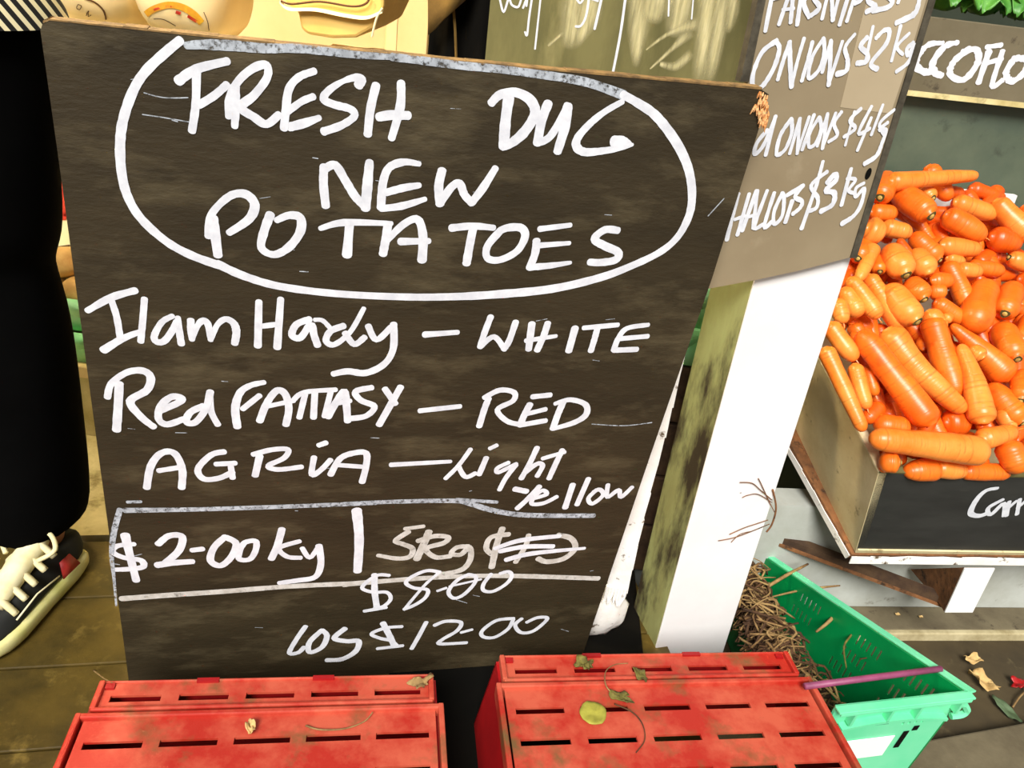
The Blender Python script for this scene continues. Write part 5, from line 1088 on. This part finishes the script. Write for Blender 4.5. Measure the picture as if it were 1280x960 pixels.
def loft(name, rings, m, parent, seg=28, cap=True, sub=0):
    bm = bmesh.new(); R_ = []
    for c, rx_, ry_, ph in rings:
        R_.append([bm.verts.new(c + Vector((math.cos(a) * rx_ * (1 + .02 * math.sin(3 * a + ph)), math.sin(a) * ry_ * (1 + .035 * math.sin(4 * a + ph * 2)), .004 * math.sin(2 * a + ph)))) for a in [2 * math.pi * k / seg for k in range(seg)]])
    for a, b in zip(R_, R_[1:]):
        for k in range(seg): bm.faces.new((a[k], a[(k + 1) % seg], b[(k + 1) % seg], b[k]))
    if cap: bm.faces.new(R_[0][::-1]); bm.faces.new(R_[-1])
    return link(name, bm, m, parent, smooth=True, subsurf=1)
tr = thing('trousers', None, None); tr.parent = pe; tr.matrix_parent_inverse = Matrix.Translation(pe.location).inverted(); tr.location = (px0, BY, .5)
bpy.data.objects.remove(tr)
# silhouette of the left leg: right contour measured in the photograph
prof = [(668, 97), (640, 99), (600, 97), (540, 91), (480, 86), (430, 80), (390, 72), (350, 57), (333, 53), (315, 58), (290, 63), (240, 61), (170, 56), (120, 55), (70, 51), (30, 48)]
rings = []
for y_, x_ in prof:
    e_ = aty(x_, y_, BY); cxm = LX + .0; r = max(.07, e_.x - cxm); rings.append((Vector((cxm, BY + .01, e_.z)), r, .095 if e_.z < .62 else .11, y_ * .01))
rings = rings + [(Vector((LX, BY + .01, .985)), .10, .10, 1)]
loft('trouser_leg', rings, M['trouser'], pe)
rings2 = [(Vector((2 * px0 - c.x, c.y, c.z)), rx_, ry_, ph + 1) for c, rx_, ry_, ph in rings]
loft('trouser_leg', rings2, M['trouser'], pe)
loft('trouser_hips', [(Vector((px0, BY, .74)), .16, .105, 0), (Vector((px0, BY, .84)), .205, .115, .5), (Vector((px0, BY, .97)), .18, .115, 1)], M['trouser'], pe)
hem = aty(40, 27, BY).z
loft('striped_top', [(Vector((px0, BY, hem - .004)), .292, .160, 0), (Vector((px0, BY, hem + .035)), .282, .155, .3), (Vector((px0, BY, 1.10)), .225, .13, .6), (Vector((px0, BY, 1.24)), .185, .125, .9), (Vector((px0, BY, 1.36)), .175, .10, 1.2), (Vector((px0, BY, 1.42)), .10, .075, 1.5), (Vector((px0, BY - .005, 1.45)), .06, .06, 1.8)], M['stripes'], pe, seg=36, cap=False)
for sx in (1, -1):
    bm = bmesh.new(); tube(bm, crom([Vector((px0 + sx * .13, BY, 1.385)), Vector((px0 + sx * .18, BY + .015, 1.28)), Vector((px0 + sx * .195, BY + .03, 1.14)), Vector((px0 + sx * .14, BY - .06, 1.14)), Vector((px0 + sx * .07, BY - .155, 1.16))], 5), [.06] * 6 + [.055] * 8 + [.042] * 7, 16); link('sleeve', bm, M['stripes'], pe, smooth=True)
# sneakers: outline along the foot, toes pointing to the camera's left
def sneaker(hx, hy, ang, s):
    d = Vector((math.sin(ang), -math.cos(ang), 0)); r = Vector((-d.y, d.x, 0)) * -1     # d: heel -> toe
    r = Vector((math.cos(ang), math.sin(ang), 0)); o = Vector((hx, hy, 0))
    st = [(0, .018), (.012, .030), (.05, .038), (.10, .039), (.15, .042), (.20, .048), (.235, .045), (.262, .032), (.275, .014)]
    def ring(z, k, t=0): return [o + d * (a + (t if i > 0 else 0)) + r * (w_ * k) + Z * z for i, (a, w_) in enumerate(st)] + [o + d * a - r * (w_ * k) + Z * z for a, w_ in reversed(st)]
    def build(rings, name, m, par, sub=1):
        bm = bmesh.new(); R_ = [[bm.verts.new(p) for p in q] for q in rings]; n = len(R_[0])
        for a, b in zip(R_, R_[1:]):
            for k in range(n): bm.faces.new((a[k], a[(k + 1) % n], b[(k + 1) % n], b[k]))
        bm.faces.new(R_[0][::-1]); bm.faces.new(R_[-1]); return link(name, bm, m, par, smooth=True, subsurf=sub)
    hts = [.085, .088, .090, .092, .080, .060, .050, .044, .034]
    def upper(f, k):
        L1 = [o + d * a + r * w_ * k * (1 - .45 * f) + Z * (.026 + (h - .026) * f) for (a, w_), h in zip(st, hts)]
        L2 = [o + d * a - r * w_ * k * (1 - .45 * f) + Z * (.026 + (h - .026) * f) for (a, w_), h in zip(st, hts)]
        return L1 + L2[::-1]
    up_ = build([upper(0, .97), upper(.35, .98), upper(.7, .93), upper(1, .80)], 'shoe', M['shoe_black'], pe)
    so_ = build([ring(.001, 1.06), ring(.012, 1.12), ring(.028, 1.10), ring(.034, 1.02)], 'sole', M['sole'], pe)
    so_.name = 'sole'
    so_.parent = up_; so_.matrix_parent_inverse = Matrix.Translation(pe.location).inverted() @ Matrix.Identity(4)
    bpy.context.view_layer.update(); so_.matrix_parent_inverse = up_.matrix_world.inverted()
    def sub_(name, bm, m, lab=None):
        q = link(name, bm, m); q.parent = up_; q.matrix_parent_inverse = up_.matrix_world.inverted()
        for p in q.data.polygons: p.use_smooth = True
        if lab: q['label'] = lab
    bm = bmesh.new()                                     # tongue
    tg = [(.075, .125), (.10, .106), (.135, .095), (.17, .078), (.20, .062)]
    tube(bm, [o + d * a + Z * h for a, h in tg], [.018, .022, .022, .020, .016], 10); sub_('tongue', bm, M['lace'], 'cream tongue')
    bm = bmesh.new()
    for k in range(5):
        a, h = .095 + .024 * k, .118 - .0115 * k; w_ = .036 - .001 * k
        tube(bm, crom([o + d * a + r * w_ + Z * (h - .024), o + d * (a + .002) + r * .012 + Z * h, o + d * (a + .002) - r * .012 + Z * h, o + d * a - r * w_ + Z * (h - .024)], 4), .0062, 6)
    for q_ in (1, -1): tube(bm, crom([o + d * .095 + Z * .12, o + d * .085 + r * q_ * .025 + Z * .135, o + d * .105 + r * q_ * .05 + Z * .122, o + d * .125 + r * q_ * .03 + Z * .108], 5), .0042, 6)
    sub_('laces', bm, M['lace'], 'thick cream laces')
    bm = bmesh.new()
    for zf in (.30, .42):
        pass
    q = [o + d * .048 + r * .041 + Z * .040, o + d * .092 + r * .0415 + Z * .040, o + d * .085 + r * .033 + Z * .070, o + d * .060 + r * .033 + Z * .070]; hexa(bm, q, r * .002 + Z * .001); sub_('side_patch', bm, M['patch'], 'red side patch')
    bm = bmesh.new(); tube(bm, [o + d * .10 + r * .043 + Z * .055, o + d * .15 + r * .040 + Z * .058, o + d * .20 + r * .040 + Z * .046], .0016, 6); sub_('stitching', bm, M['lace'], 'white stitched line')
sneaker(-.775, 1.085, math.radians(-7), 1)
sneaker(-1.05, 1.085, math.radians(-14), 1)

# ------------------------------------------------------------------ warm pendant lamp over the sacks
lp = thing('pendant_lamp', 'warm pendant lamp hanging from the roof above the paper sacks', 'lamp', (-.75, 1.25, 1.9))
bm = bmesh.new(); tube(bm, [Vector((-.75, 1.25, 2.46)), Vector((-.75, 1.25, 1.98))], .004, 6); link('cord', bm, M['blackcloth'], lp)
bm = bmesh.new(); rg = []
for rr_, zz in ((.025, 1.98), (.03, 1.95), (.10, 1.88), (.15, 1.82), (.148, 1.818), (.098, 1.876), (.028, 1.946)):
    rg.append([bm.verts.new(Vector((-.75 + rr_ * math.cos(a), 1.25 + rr_ * math.sin(a), zz))) for a in [2 * math.pi * k / 24 for k in range(24)]])
for a, b in zip(rg, rg[1:]):
    for k in range(24): bm.faces.new((a[k], a[(k + 1) % 24], b[(k + 1) % 24], b[k]))
link('lamp_shade', bm, M['white_clean'], lp, smooth=True)
bm = bmesh.new(); bmesh.ops.create_uvsphere(bm, u_segments=16, v_segments=10, radius=.03)
for v in bm.verts: v.co += Vector((-.75, 1.25, 1.87))
em = bpy.data.materials.new('glowing_bulb'); em.use_nodes = True; em.node_tree.nodes['Principled BSDF'].inputs['Emission Color'].default_value = (1, .8, .5, 1); em.node_tree.nodes['Principled BSDF'].inputs['Emission Strength'].default_value = 12
link('bulb', bm, em, lp, smooth=True)
ld = bpy.data.lights.new('lamp_light', 'POINT'); ld.energy = 38; ld.color = (1, .80, .50); ld.shadow_soft_size = .05
lo_ = bpy.data.objects.new('lamp_light', ld); COL.objects.link(lo_); lo_.parent = lp; lo_.location = (0, 0, -.11)
